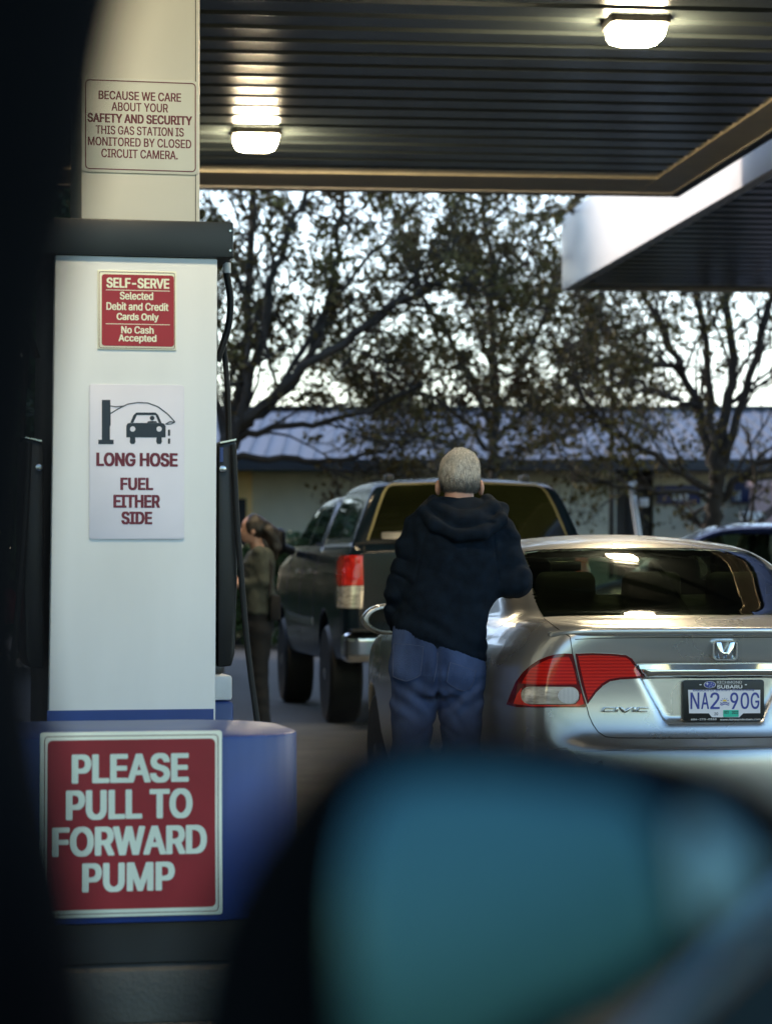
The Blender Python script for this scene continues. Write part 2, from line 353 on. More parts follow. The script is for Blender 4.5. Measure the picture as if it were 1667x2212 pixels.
# ------------------------------------------------------------------ signed distance shapes and their surfaces
def sd_poly(px, py, pts):
    px, py = np.broadcast_arrays(np.asarray(px, float), np.asarray(py, float))
    n = len(pts); d = np.full(px.shape, 1e18); sgn = np.ones(px.shape)
    for i in range(n):
        ax, ay = pts[i]; bx, by = pts[i - 1]
        ex, ey = bx - ax, by - ay; wx, wy = px - ax, py - ay
        t = np.clip((wx * ex + wy * ey) / max(ex * ex + ey * ey, 1e-12), 0, 1)
        qx, qy = wx - ex * t, wy - ey * t
        d = np.minimum(d, qx * qx + qy * qy)
        c1 = py >= ay; c2 = py < by; c3 = ex * wy > ey * wx
        flip = (c1 & c2 & c3) | (~c1 & ~c2 & ~c3)
        sgn = np.where(flip, -sgn, sgn)
    return sgn * np.sqrt(d)
def chaikin(pts, it=2, closed=True):
    for _ in range(it):
        o = []; n = len(pts)
        rng = range(n) if closed else range(n - 1)
        if not closed: o.append(pts[0])
        for i in rng:
            a = pts[i]; b = pts[(i + 1) % n]
            o.append(tuple(0.75 * p + 0.25 * q for p, q in zip(a, b))); o.append(tuple(0.25 * p + 0.75 * q for p, q in zip(a, b)))
        if not closed: o.append(pts[-1])
        pts = o
    return pts
def smin(a, b, k):
    h = np.clip(0.5 + 0.5 * (b - a) / k, 0, 1); return b * (1 - h) + a * h - k * h * (1 - h)
def smax(a, b, k): return -smin(-a, -b, k)
def lerp_t(t, tab):
    return np.interp(t, [a for a, _ in tab], [b for _, b in tab])
def smooth_tab(tab, it=2): return chaikin(list(tab), it, closed=False)
def capsule(x, y, z, a, b, ra, rb):
    a = np.array(a, float); b = np.array(b, float); d = b - a; L2 = max(float(d @ d), 1e-9)
    t = np.clip(((x - a[0]) * d[0] + (y - a[1]) * d[1] + (z - a[2]) * d[2]) / L2, 0, 1)
    return np.sqrt((x - a[0] - d[0] * t) ** 2 + (y - a[1] - d[1] * t) ** 2 + (z - a[2] - d[2] * t) ** 2) - (ra + (rb - ra) * t)
def ellipsoid(x, y, z, c, r):
    u, v, w = (x - c[0]) / r[0], (y - c[1]) / r[1], (z - c[2]) / r[2]
    k0 = np.sqrt(u * u + v * v + w * w) + 1e-9
    k1 = np.sqrt((u / r[0]) ** 2 + (v / r[1]) ** 2 + (w / r[2]) ** 2) + 1e-9
    return k0 * (k0 - 1) / k1
def rbox(x, y, z, c, h, r):
    qx, qy, qz = np.abs(x - c[0]) - h[0] + r, np.abs(y - c[1]) - h[1] + r, np.abs(z - c[2]) - h[2] + r
    return np.sqrt(np.maximum(qx, 0) ** 2 + np.maximum(qy, 0) ** 2 + np.maximum(qz, 0) ** 2) + np.minimum(np.maximum(qx, np.maximum(qy, qz)), 0) - r
def stack(x, y, z, lv, k=0.02):
    """an upright shape of elliptical slices: lv = (z, cx, cy, rx, ry), rising"""
    lv = sorted(lv); zs = [q[0] for q in lv]
    cx = np.interp(z, zs, [q[1] for q in lv]); cy = np.interp(z, zs, [q[2] for q in lv])
    rx = np.interp(z, zs, [q[3] for q in lv]); ry = np.interp(z, zs, [q[4] for q in lv])
    u, v = (x - cx) / rx, (y - cy) / ry
    k0 = np.sqrt(u * u + v * v) + 1e-9; k1 = np.sqrt((u / rx) ** 2 + (v / ry) ** 2) + 1e-9
    d = k0 * (k0 - 1) / k1
    return smax(d, np.maximum(zs[0] - z, z - zs[-1]), k)
def hash3(i, j, k, s):
    h = (i * 374761393 + j * 668265263 + k * 2147483647 + s * 1274126177) & 0xffffffff
    h = ((h ^ (h >> 13)) * 1274126177) & 0xffffffff
    return ((h ^ (h >> 16)) & 0xffff) / 65535.0
def vnoise(x, y, z, s=0):
    x, y, z = np.broadcast_arrays(x, y, z)
    i, j, k = (np.floor(q).astype(np.int64) for q in (x, y, z)); u, v, w = x - i, y - j, z - k
    u, v, w = (q * q * (3 - 2 * q) for q in (u, v, w)); r = 0
    for a in (0, 1):
        for b in (0, 1):
            for c in (0, 1):
                r = r + hash3(i + a, j + b, k + c, s) * (u if a else 1 - u) * (v if b else 1 - v) * (w if c else 1 - w)
    return r * 2 - 1
def grad(f, p, e=0.002):
    x, y, z = p[:, 0], p[:, 1], p[:, 2]
    return np.stack([f(x + e, y, z) - f(x - e, y, z), f(x, y + e, z) - f(x, y - e, z), f(x, y, z + e) - f(x, y, z - e)], 1) / (2 * e)
def nets(f, lo, hi, h, newton=2):
    ax = [np.arange(lo[i], hi[i] + h, h) for i in range(3)]; n = [len(a) for a in ax]
    V = np.empty(n)
    for i0 in range(0, n[0], 24):
        V[i0:i0 + 24] = f(ax[0][i0:i0 + 24, None, None], ax[1][None, :, None], ax[2][None, None, :])
    V = np.where(np.abs(V) < 1e-9, 1e-9, V); S = V < 0
    cs = S[:-1, :-1, :-1].astype(np.int8)
    cs = sum(S[a:n[0] - 1 + a, b:n[1] - 1 + b, c:n[2] - 1 + c].astype(np.int8) for a in (0, 1) for b in (0, 1) for c in (0, 1))
    I = np.argwhere((cs > 0) & (cs < 8)); idx = -np.ones(cs.shape, np.int64); idx[tuple(I.T)] = np.arange(len(I))
    acc = np.zeros((len(I), 3)); cnt = np.zeros(len(I))
    C = [(a, b, c) for a in (0, 1) for b in (0, 1) for c in (0, 1)]
    for p in C:
        for q in C:
            if sum(abs(a - b) for a, b in zip(p, q)) != 1 or p > q: continue
            va = V[I[:, 0] + p[0], I[:, 1] + p[1], I[:, 2] + p[2]]; vb = V[I[:, 0] + q[0], I[:, 1] + q[1], I[:, 2] + q[2]]
            m = (va < 0) != (vb < 0); t = np.where(m, va / np.where(va == vb, 1, va - vb), 0)
            pos = np.array(p)[None] + (np.array(q) - np.array(p))[None] * t[:, None]
            acc[m] += pos[m]; cnt[m] += 1
    P = np.array(lo)[None] + (I + acc / cnt[:, None]) * h
    Fc = []
    for d in range(3):
        a, b = [(1, 2), (2, 0), (0, 1)][d]
        sl0 = [slice(None)] * 3; sl1 = [slice(None)] * 3; sl0[d] = slice(0, -1); sl1[d] = slice(1, None)
        A, B = S[tuple(sl0)], S[tuple(sl1)]
        E = np.argwhere(A != B); E = E[(E[:, a] > 0) & (E[:, b] > 0) & (E[:, a] < n[a] - 1) & (E[:, b] < n[b] - 1)]
        def at(da, db):
            q = E.copy(); q[:, a] += da; q[:, b] += db; return idx[tuple(q.T)]
        q = np.stack([at(-1, -1), at(0, -1), at(0, 0), at(-1, 0)], 1)
        s = A[tuple(E.T)]; q[~s] = q[~s][:, ::-1]; Fc.append(q)
    Fc = np.concatenate(Fc); Fc = Fc[(Fc >= 0).all(1)]
    for _ in range(newton):
        g = grad(f, P); g2 = np.maximum((g * g).sum(1), 0.05); fv = f(P[:, 0], P[:, 1], P[:, 2])
        st = g * (fv / g2)[:, None]; L = np.linalg.norm(st, axis=1); st *= np.minimum(1, 0.5 * h / np.maximum(L, 1e-9))[:, None]; P = P - st
    return P, Fc
def sdf_obj(name, f, lo, hi, h, m, parent=None, newton=2):
    P, Fc = nets(f, lo, hi, h, newton); return link_mesh(name, P, Fc, m, parent)
def cut(ob, test):
    """open the mesh where test(points, normals) holds"""
    bm = bmesh.new(); bm.from_mesh(ob.data); bm.faces.ensure_lookup_table()
    c = np.array([tuple(q.calc_center_median()) for q in bm.faces]); n = np.array([tuple(q.normal) for q in bm.faces]); k = test(c, n)
    bmesh.ops.delete(bm, geom=[q for q, b in zip(bm.faces, k) if b], context='FACES'); bm.to_mesh(ob.data); bm.free()
def trace(f, o, d, t0, t1, it=110):
    """first meeting of rays with f = 0; rays that miss end at their nearest approach"""
    d = d / np.linalg.norm(d, axis=1)[:, None]; o = np.broadcast_to(o, d.shape)
    t = np.full(len(d), t0); best = np.full(len(d), 1e9); bt = t.copy(); done = np.zeros(len(d), bool)
    for _ in range(it):
        p = o + d * t[:, None]; v = f(p[:, 0], p[:, 1], p[:, 2])
        b = (v < best) & ~done; best = np.where(b, v, best); bt = np.where(b, t, bt)
        done |= np.abs(v) < 2e-4
        t = np.where(done, t, np.minimum(t + v * 0.8, t1))
    p = o + d * bt[:, None]
    for _ in range(3):
        g = grad(f, p); v = f(p[:, 0], p[:, 1], p[:, 2]); p = p - g * (v / np.maximum((g * g).sum(1), 0.05))[:, None]
    g = grad(f, p); return p, g / np.linalg.norm(g, axis=1)[:, None]
def mesh2d(poly, step):
    """a triangle mesh of a 2-D outline with inner points every STEP"""
    B = []; n = len(poly)
    for i in range(n):
        a, b = np.array(poly[i], float), np.array(poly[(i + 1) % n], float); k = max(1, int(np.linalg.norm(b - a) / step))
        for j in range(k): B.append(a + (b - a) * j / k)
    B = np.array(B); nb = len(B)
    lo, hi = B.min(0), B.max(0)
    gx, gy = np.meshgrid(np.arange(lo[0], hi[0], step), np.arange(lo[1], hi[1], step)); gx = gx + (np.arange(gx.shape[0]) % 2)[:, None] * step / 2
    G = np.stack([gx.ravel(), gy.ravel()], 1); G = G[sd_poly(G[:, 0], G[:, 1], [tuple(q) for q in B]) < -0.55 * step]
    pts = [Vector(q) for q in np.concatenate([B, G])] if len(G) else [Vector(q) for q in B]
    v, e, fs, *_ = geometry.delaunay_2d_cdt(pts, [(i, (i + 1) % nb) for i in range(nb)], [], 1, 1e-6)
    v = np.array([tuple(q) for q in v]); out = []
    cen = np.array([v[list(q[:3])].mean(0) for q in fs]); ins = sd_poly(cen[:, 0], cen[:, 1], [tuple(q) for q in B]) < 0
    for q, k in zip(fs, ins):
        if not k: continue
        a, b, c = (v[i] for i in q[:3])
        out.append(tuple(q) if (b[0] - a[0]) * (c[1] - a[1]) - (b[1] - a[1]) * (c[0] - a[0]) > 0 else tuple(q)[::-1])
    return v, out
def shell(p, nrm, faces, off, depth=0.004, flip=False):
    """the traced sheet lifted by off, with a rim down to off - depth"""
    top = p + nrm * off; low = p + nrm * (off - depth); n = len(p)
    fs = [tuple(f)[::-1] if flip else tuple(f) for f in faces]
    cnt = {}
    for f in fs:
        for i in range(len(f)): cnt[(f[i], f[(i + 1) % len(f)])] = 1
    rim = [(b, a, a + n, b + n) for a, b in cnt if (b, a) not in cnt]
    return np.concatenate([top, low]), fs + rim
def patch(name, f, fr, poly, m, parent, off=0.003, step=8.0, mirror=False, depth=0.006, near=1.5, both=True, dome=0.0, open_side=None):
    """an outline traced in the photograph, laid on the solid f (in the frame fr) as a thin shell; mirror adds its twin on the far side of x = 0"""
    v, fs = mesh2d(poly, step)
    o, d = fr.ray(v[:, 0], v[:, 1])
    dist = np.linalg.norm(o); p, n = trace(f, o, d, max(0.1, dist - near), dist + 7)
    if dome:
        pl = poly if open_side is None else [(a + (4000 if a >= open_side else 0), b) for a, b in poly]
        e = np.maximum(-sd_poly(v[:, 0], v[:, 1], pl), 0); e = np.clip(e / e.max(), 0, 1); p = p + n * (dome * np.sqrt(1 - (1 - e) ** 2))[:, None]
    if depth: V, Q = shell(p, n, fs, off, depth, flip=True)
    else: V, Q = p + n * off, [tuple(q)[::-1] for q in fs]
    if mirror:
        k = len(V); V2 = V * np.array([-1, 1, 1]); Q2 = [tuple(i + k for i in q[::-1]) for q in Q]
        V = np.concatenate([V, V2]) if both else V2; Q = Q + Q2 if both else [tuple(i - k for i in q) for q in Q2]
    ob = link_mesh(name, V, Q, m, parent, True, 40)
    return ob
def side_patch(name, f, poly, axis, sign, m, parent, off=0.003, step=0.04, depth=0.006):
    """an outline in (y, z) laid on the left or right side of f (axis x), or in (x, z) on its front or back (axis y)"""
    v, fs = mesh2d(poly, step); o = np.zeros((len(v), 3)); d = np.zeros((len(v), 3))
    if axis == 'x': o[:, 0] = sign * 2.0; o[:, 1] = v[:, 0]; o[:, 2] = v[:, 1]; d[:, 0] = -sign
    else: o[:, 1] = sign; o[:, 0] = v[:, 0]; o[:, 2] = v[:, 1]; d[:, 1] = -1 if sign > 0 else 1
    p, n = trace(f, o, d, 0.0, 6.0)
    if depth: V, Q = shell(p, n, fs, off, depth, flip=(axis == 'x' and sign < 0) or (axis == 'y' and sign < 0))
    else: V, Q = p + n * off, fs
    return link_mesh(name, V, Q, m, parent, True, 40)
def strip(pts, w):
    """a thin outline of width w along a polyline"""
    P = [np.array(p, float) for p in pts]; L = []; Q = []
    for i in range(len(P)):
        t = P[min(i + 1, len(P) - 1)] - P[max(i - 1, 0)]; t /= np.linalg.norm(t); n = np.array([-t[1], t[0]])
        L.append(tuple(P[i] + n * w / 2)); Q.append(tuple(P[i] - n * w / 2))
    return L + Q[::-1]
# ------------------------------------------------------------------ ground
def ground():
    g = MB(); n = 40; a = 400
    v = []; f = []
    g.add([(-a, -a, 0), (a, -a, 0), (a, a, 0), (-a, a, 0)], [(0, 1, 2, 3)])
    tag(g.build('ground', 'asphalt', None, False), kind='structure')
    fr = MB(); fr.prism([(-9, -3.5), (9, -2.5), (7.2, 23.0), (-11, 21.5)], 0.0, 0.004, axis='z')
    tag(fr.build('forecourt', 'concrete', None, False), kind='structure')
ground()

# ------------------------------------------------------------------ the canopy overhead
CZ = 4.5
CA = R(6.3)
cfr = Fr((2.44, 23.38, 0), CA)
def canopy():
    t = empty('station_canopy', cfr.loc, CA, label='dark ribbed metal gas station canopy with cream edge trim overhead', cat='canopy')
    XL, YN, B = -20.0, -18.6, 0.80
    mb = MB(); pr = []; y = YN
    while y < -B - 0.40:
        pr += [(y, 0.0), (y + 0.20, -0.006), (y + 0.25, 0.030), (y + 0.33, 0.030), (y + 0.36, 0.0)]; y += 0.40
    pr.append((-B, 0.0))
    v = [(x, a, CZ + b) for x in (XL, -0.30) for a, b in pr]; k = len(pr)
    mb.add(v, [(i, i + 1, k + i + 1, k + i) for i in range(k - 1)])
    o = mb.build('soffit', 'soffit', t, True, 25)
    mb = MB(); mb.box(XL, -0.30, -B, 0.0, CZ - 0.018, CZ + 0.05); mb.box(-0.30, 0.0, YN, 0.0, CZ - 0.020, CZ + 0.05)
    mb.build('edge_trim', 'soffit_trim', t, False)
    mb = MB(); mb.box(XL, 0.06, 0.0, 0.06, CZ - 0.03, CZ + 0.95); mb.box(0.0, 0.06, YN, -0.003, CZ - 0.03, CZ + 0.95)
    mb.box(XL, 0.06, YN - 0.06, YN, CZ - 0.03, CZ + 0.95)
    mb.build('fascia', 'fascia_white', t, False)
    mb = MB(); mb.box(XL, 0.075, 0.0, 0.075, CZ - 0.045, CZ - 0.0325); mb.box(0.0, 0.075, YN, -0.003, CZ - 0.045, CZ - 0.0325)
    mb.build('lower_lip', 'roof_edge', t, False)
    mb = MB(); mb.box(XL, 0.0, YN, 0.0, CZ + 0.90, CZ + 0.96)
    mb.build('roof_deck', 'roof_edge', t, False)
canopy()

def lamp(X, Y, label, group='square canopy lights'):
    t = empty('canopy_light', (X, Y, CZ), CA, label=label, cat='ceiling light', group=group)
    mb = MB(); mb.prism(rrect(-0.178, 0.178, -0.178, 0.178, 0.04), -0.040, 0.03, axis='z', bev=0.004); mb.build('lamp_frame', 'lamp_frame', t)
    mb = MB()
    rings = [(0.160, -0.042), (0.155, -0.09), (0.138, -0.122), (0.095, -0.140)]
    v = []; f = []
    for s, z in rings: v += [(a, b, z) for a, b in rrect(-s, s, -s, s, s * 0.35)]
    n = len(v) // 4
    for i in range(3):
        for j in range(n): f.append((i * n + j, i * n + (j + 1) % n, (i + 1) * n + (j + 1) % n, (i + 1) * n + j))
    f.append(tuple(range(n - 1, -1, -1))); f.append(tuple(range(3 * n, 4 * n)))
    mb.add(v, f); mb.build('lens', 'lamp_glow', t)
lamp(1.47, 16.1, 'larger square lit canopy light at the upper right of the photo')
lamp(-0.96, 20.2, 'smaller square lit canopy light just right of the white column')
lamp(1.95, 11.9, 'square lit canopy light overhead, above the silver sedan')
lamp(-0.55, 7.6, 'square lit canopy light overhead, in front of the white column')

def second_canopy():
    Z = CZ + 0.0; Y0 = (Z - H) * F / (YH - 628); c = W(1213, 628, Y0); a = CA
    t = empty('neighbouring_canopy', (c.x, c.y, 0), a, label='second canopy with white fascia and a blue band, dark underneath', cat='canopy')
    fh = 0.86
    mb = MB()
    pr = [(0.0, Z), (0.0, Z + fh - 0.10), (-0.05, Z + fh - 0.03), (-0.16, Z + fh), (-22, Z + fh), (-22, Z)]
    mb.prism(pr, 0.0, 0.12, axis='x', bev=0.01)
    mb.box(0.123, 14, -0.12, 0.0, Z, Z + fh - 0.05)
    mb.build('fascia', 'fascia_white', t)
    mb = MB(); mb.prism([(-7.6, Z + 0.26), (-7.35, Z + 0.5), (-7.25, Z + fh - 0.02), (-22, Z + fh - 0.02), (-22, Z + 0.26)][::-1], -0.006, -0.002, axis='x')
    mb.build('blue_band', 'fascia_blue', t, False)
    mb = MB(); pr = []; y = -22
    while y < -0.5: pr += [(y, 0.03), (y + 0.26, 0.03), (y + 0.29, 0.06), (y + 0.37, 0.06)]; y += 0.40
    pr.append((-0.13, 0.03)); k = len(pr)
    mb.add([(x, p, Z + q) for x in (0.12, 14) for p, q in pr], [(i, i + 1, k + i + 1, k + i) for i in range(k - 1)])
    mb.build('soffit', 'soffit', t, True, 25)
    mb = MB(); mb.box(0.12, 14, -22, -0.12, Z + fh - 0.2, Z + fh - 0.1); mb.build('roof_deck', 'roof_edge', t, False)
second_canopy()

def shop():
    # added unseen block shaped like a shop: darkens what car flanks mirror, blocks low sun
    mb = MB(); mb.box(-16, -9.5, 3, 36, 0, 6.2)
    t = mb.build('station_shop', 'brown_wall', None, False); tag(t, 'dark brown station shop building left of the forecourt, beyond the picture', 'building')
    for k in range(5):
        mb = MB(); mb.box(-9.497, -9.47, 6 + 6.4 * k, 10.5 + 6.4 * k, .5, 2.9); mb.build('window', 'car_glass', t, False)
    mb = MB(); mb.box(-16.1, -8.9, 2.9, 36.1, 6.203, 6.5); mb.build('roof', 'roof_edge', t, False)
shop()

# ------------------------------------------------------------------ column, pump, guard and their signs
PA = R(12)
colf = Fr(((304 - CX) / F * 10.4, 10.4, 0), PA)
xl, _ = colf.xz(176, 800); xr, _ = colf.xz(432, 470)
def column():
    mb = MB(); mb.box(xl, xr, 0, 0.44, 0, CZ - 0.01, bev=0.008)
    t = mb.build('canopy_column', 'column_paint'); t.location = tuple(colf.loc); t.rotation_euler = (0, 0, PA)
    tag(t, 'square cream white steel column rising behind the fuel pump', 'column')
    mb = MB(); mb.box(xr - 0.018, xr - 0.015, -0.0015, 0.0, 0.0, CZ - 0.02); mb.build('corner_seam', 'roof_edge', t, False)
column()

def sign(name, fr, px, label, cat='sign', th=0.006, cor=0.012, plate='sign_white', y0=0.0):
    """a flat sign on the plane y = y0 of fr, covering the pixel box px = (x0, y0, x1, y1); returns the empty, its frame and a px -> box helper"""
    cx, cy = (px[0] + px[2]) / 2, (px[1] + px[3]) / 2
    p = fr.on_y(cx, cy, y0); f2 = Fr(fr.l2w(p), fr.rz)
    t = empty(name, f2.loc, fr.rz, label=label, cat=cat)
    def bx(x0, ya, x1, yb):
        a = f2.xz(x0, (ya + yb) / 2); b = f2.xz(x1, (ya + yb) / 2); q = f2.xz(cx, ya)[1]; w = f2.xz(cx, yb)[1]
        return (a[0], b[0], w, q)
    b = bx(*px)
    mb = MB(); mb.prism(rrect(*b, cor), -th, -0.0005, bev=0.0012); mb.build('plate', plate, t)
    return t, f2, bx, b
def frame_line(bx, px, w, cor, y, name, m, t):
    a = bx(*px); mb = MB(); ring(rrect(*a, cor), rrect(a[0] + w, a[1] - w, a[2] + w, a[3] - w, max(0.002, cor - w)), y - 0.001, y, mb)
    return mb.build(name, m, t, False)

def security_sign():
    t, f2, bx, b = sign('security_sign', colf, (177, 171, 429, 375), 'off white notice about closed circuit cameras in maroon capitals on the column', y0=-0.002, cor=0.02)
    frame_line(bx, (184, 176, 423, 369), 0.004, 0.016, -0.0065, 'border', 'maroon', t)
    mb = MB(); Y = -0.0068
    for s, x0, x1, y0, y1, bd in (('BECAUSE WE CARE', 213, 391, 199, 218, .028), ('ABOUT YOUR', 241, 363, 223, 242, .022), ('SAFETY AND SECURITY', 189, 415, 248, 268, .042),
                                  ('THIS GAS STATION IS', 207, 397, 274, 293, .022), ('MONITORED BY CLOSED', 190, 413, 299, 318, .022), ('CIRCUIT CAMERA.', 219, 384, 324, 343, .022)):
        write(mb, s, bx(x0, y0, x1, y1), Y, bd)
    mb.build('lettering', 'maroon', t, False)
security_sign()

pf = Fr(((291 - CX) / F * 9.2, 9.2, 0), PA)
px0 = pf.xz(113, 1050)[0]; px1 = pf.xz(468.5, 1050)[0]
ztop = pf.xz(291, 557)[1]; zbon = pf.xz(300, 476)[1]
def hose(pts, r, name, parent, m='rubber'):
    mb = MB(); mb.tube(chaikin([tuple(p) for p in pts], 3, closed=False), r, 10); return mb.build(name, m, parent)
def pump():
    t = empty('fuel_pump', pf.loc, PA, label='tall white fuel pump with a charcoal top and hoses on both sides', cat='fuel pump')
    D = 0.92
    # front panel tapers slightly, as photographed
    a0, a1 = pf.xz(107, 1545)[0], pf.xz(466, 1545)[0]; b0, b1 = pf.xz(121, 560)[0], pf.xz(470, 560)[0]
    zb = pf.xz(290, 1545)[1]; k = zb / (ztop - zb)
    a0e, a1e = a0 - (b0 - a0) * k, a1 + (a1 - b1) * k
    mb = MB(); mb.prism([(a0e, 0.12), (a1e, 0.12), (b1, ztop + 0.004), (b0, ztop + 0.004)], 0.0, 0.05, bev=0.006)
    mb.build('front_panel', 'white_panel', t)
    zk = pf.xz(290, 1533)[1]; mb = MB(); mb.box(a0e + .004, a1e - .004, -0.003, -0.0005, 0.30, zk); mb.build('kick_strip', 'guard_blue', t, False)
    mb = MB(); mb.prism([(a0e + 0.012, 0.0), (a1e - 0.012, 0.0), (b1 - 0.012, ztop), (b0 + 0.012, ztop)], 0.052, D, bev=0.004)
    mb.build('cabinet', 'charcoal', t)
    mb = MB(); x0 = b0 - 0.060; x1 = pf.xz(505, 520, -0.02)[0]
    mb.box(x0, x1, -0.02, D + 0.03, ztop + 0.006, zbon, bev=0.006); bon = mb.build('top_housing', 'charcoal', t)
    for z in (ztop + 0.03, zbon - 0.03):
        for xx in (x1 - 0.012, x0 + 0.012):
            mb = MB(); mb.lathe([(-0.004, 0.004), (0, 0.004)], (xx, -0.0205, z), 'y', 10); mb.build('screw_head', 'steel', bon)
    # yellowish edge strip seen behind the panel, right
    mb = MB(); mb.box(b1 - 0.011, b1 + 0.004, 0.056, 0.07, 1.45, ztop - 0.01); mb.build('edge_strip', 'brass', t, False)
    for sgn, edge in ((1, lambda px, py, y=0.15: pf.xz(px, py, y)), (-1, None)):
        def X(px, py, y=0.15):
            q = pf.xz(px, py, y); return q if sgn > 0 else (px0 + px1 - q[0], q[1])
        # nozzle boot: tall box that flares at its top
        pr = [X(466, 1440), X(496, 1438), X(503, 1410), X(508, 1250), X(509, 1100), X(505, 952), X(466, 962)]
        mb = MB(); mb.prism(pr if sgn > 0 else pr[::-1], 0.10, 0.42, bev=0.008); boot = mb.build('nozzle_boot', 'black_plastic', t)
        c = X(476, 1014); mb = MB(); mb.lathe([(-0.010, 0.006), (-0.008, 0.012), (0.0, 0.012)], (c[0], 0.099, c[1]), 'y', 16); mb.build('lock', 'steel', boot)
        a = X(470, 956); b = X(505, 949); mb = MB(); mb.prism([a, b, (b[0], b[1] - 0.006), (a[0], a[1] - 0.006)], 0.09, 0.43); mb.build('rim', 'steel', boot, False)
        if sgn > 0:
            a = X(470, 968); mb = MB(); mb.box(a[0], a[0] + 0.012, 0.094, 0.0995, a[1] - 0.05, a[1]); mb.build('blue_tag', 'guard_blue', boot, False)
        # upper hose loop and its ferrule, then the long drop
        P = lambda px, py, y: (X(px, py, y)[0], y, X(px, py, y)[1])
        hose([P(489, 556, .2), P(490, 600, .2), P(499, 640, .2), P(496, 700, .2), P(482, 742, .2), P(470, 780, .2)], 0.012, 'upper_hose', t)
        c = P(490, 579, .2); mb = MB(); mb.lathe([(-.018, .0125), (-.016, .0145), (.016, .0145), (.018, .0125)], c, 'z', 16); mb.build('ferrule', 'white_print', t)
        hose([P(482, 735, .24), P(488, 790, .24), P(494, 880, .24), P(494, 960, .24)], 0.010, 'drop_hose', t)
        hose([P(504, 960, .08), P(512, 1130, .08), P(521, 1240, .08), P(534, 1400, .08), P(556, 1560, .08), P(575, 1700, .08), P(560, 1900, .1), P(490, 1960, .15)], 0.0105, 'lower_hose', t)
        for zc in (1365, 1240):
            pass
        # nozzle hooked into the boot
        nz = [P(500, 1120, .26), P(525 if sgn > 0 else 525, 1150, .26)]
    q = P(545, 1262, .3)
    return t, D
pump_t, PD = pump()

def side_nozzle():
    # the nozzle at the left side of the pump, red guard and bright spout, seen in the dark
    fr = Fr((float(W(24, 1300, 9.6).x), 9.6, 0), PA)
    t = empty('fuel_nozzle', fr.loc, PA, label='fuel nozzle with a red hand guard hanging left of the white pump', cat='fuel nozzle')
    p = lambda a, b: fr.xz(a, b)
    mb = MB(); mb.prism([p(-30, 1350), p(52, 1346), p(53, 1322), p(30, 1272), p(10, 1268), p(-30, 1290)], -0.03, 0.03, bev=0.01); mb.build('hand_guard', 'nozzle_red', t)
    mb = MB(); a = p(22, 1252); b = p(58, 1308)
    mb.tube([(a[0], 0, a[1]), (b[0], 0, b[1])], [0.012, 0.02], 10); mb.build('lever', 'black_plastic', t)
    mb = MB(); a = p(44, 1258); b = p(62, 1238); mb.tube([(a[0], -0.02, a[1]), (b[0], -0.02, b[1]), (b[0] + .12, 0.0, b[1] + .05)], [0.012, 0.012, 0.01], 10); mb.build('spout', 'steel', t)
side_nozzle()

def self_serve():
    t, f2, bx, b = sign('payment_sign', pf, (211, 585, 381, 756), 'red and white square sticker about self serve card payment on the pump', y0=-0.0015, plate='sign_cream', th=0.003, cor=0.004)
    frame_line(bx, (214, 588, 378, 753), 0.0016, 0.008, -0.0032, 'border', 'maroon', t)
    a = bx(220, 594, 376, 748); mb = MB(); mb.prism(rrect(*a, 0.010), -0.0042, -0.0031); red = mb.build('red_field', 'sign_red', t, False)
    mb = MB(); Y = -0.0050
    for s, x0, x1, y0, y1, bd in (('SELF-SERVE', 230, 366, 601, 623, .04), ('Selected', 259, 331, 631, 648, .03), ('Debit and Credit', 230, 364, 654, 671, .03), ('Cards Only', 252, 343, 677, 696, .03),
                                  ('No Cash', 262, 332, 705, 721, .03), ('Accepted', 256, 338, 723, 742, .03)):
        write(mb, s, bx(x0, y0, x1, y1), Y, bd)
    mb.build('lettering', 'sign_cream', t, False)
    for y in (627, 700):
        a = bx(229, y, 367, y + 1.4); mb = MB(); mb.box(a[0], a[1], -0.0048, -0.0043, a[2], a[3]); mb.build('divider_line', 'sign_cream', t, False)
self_serve()

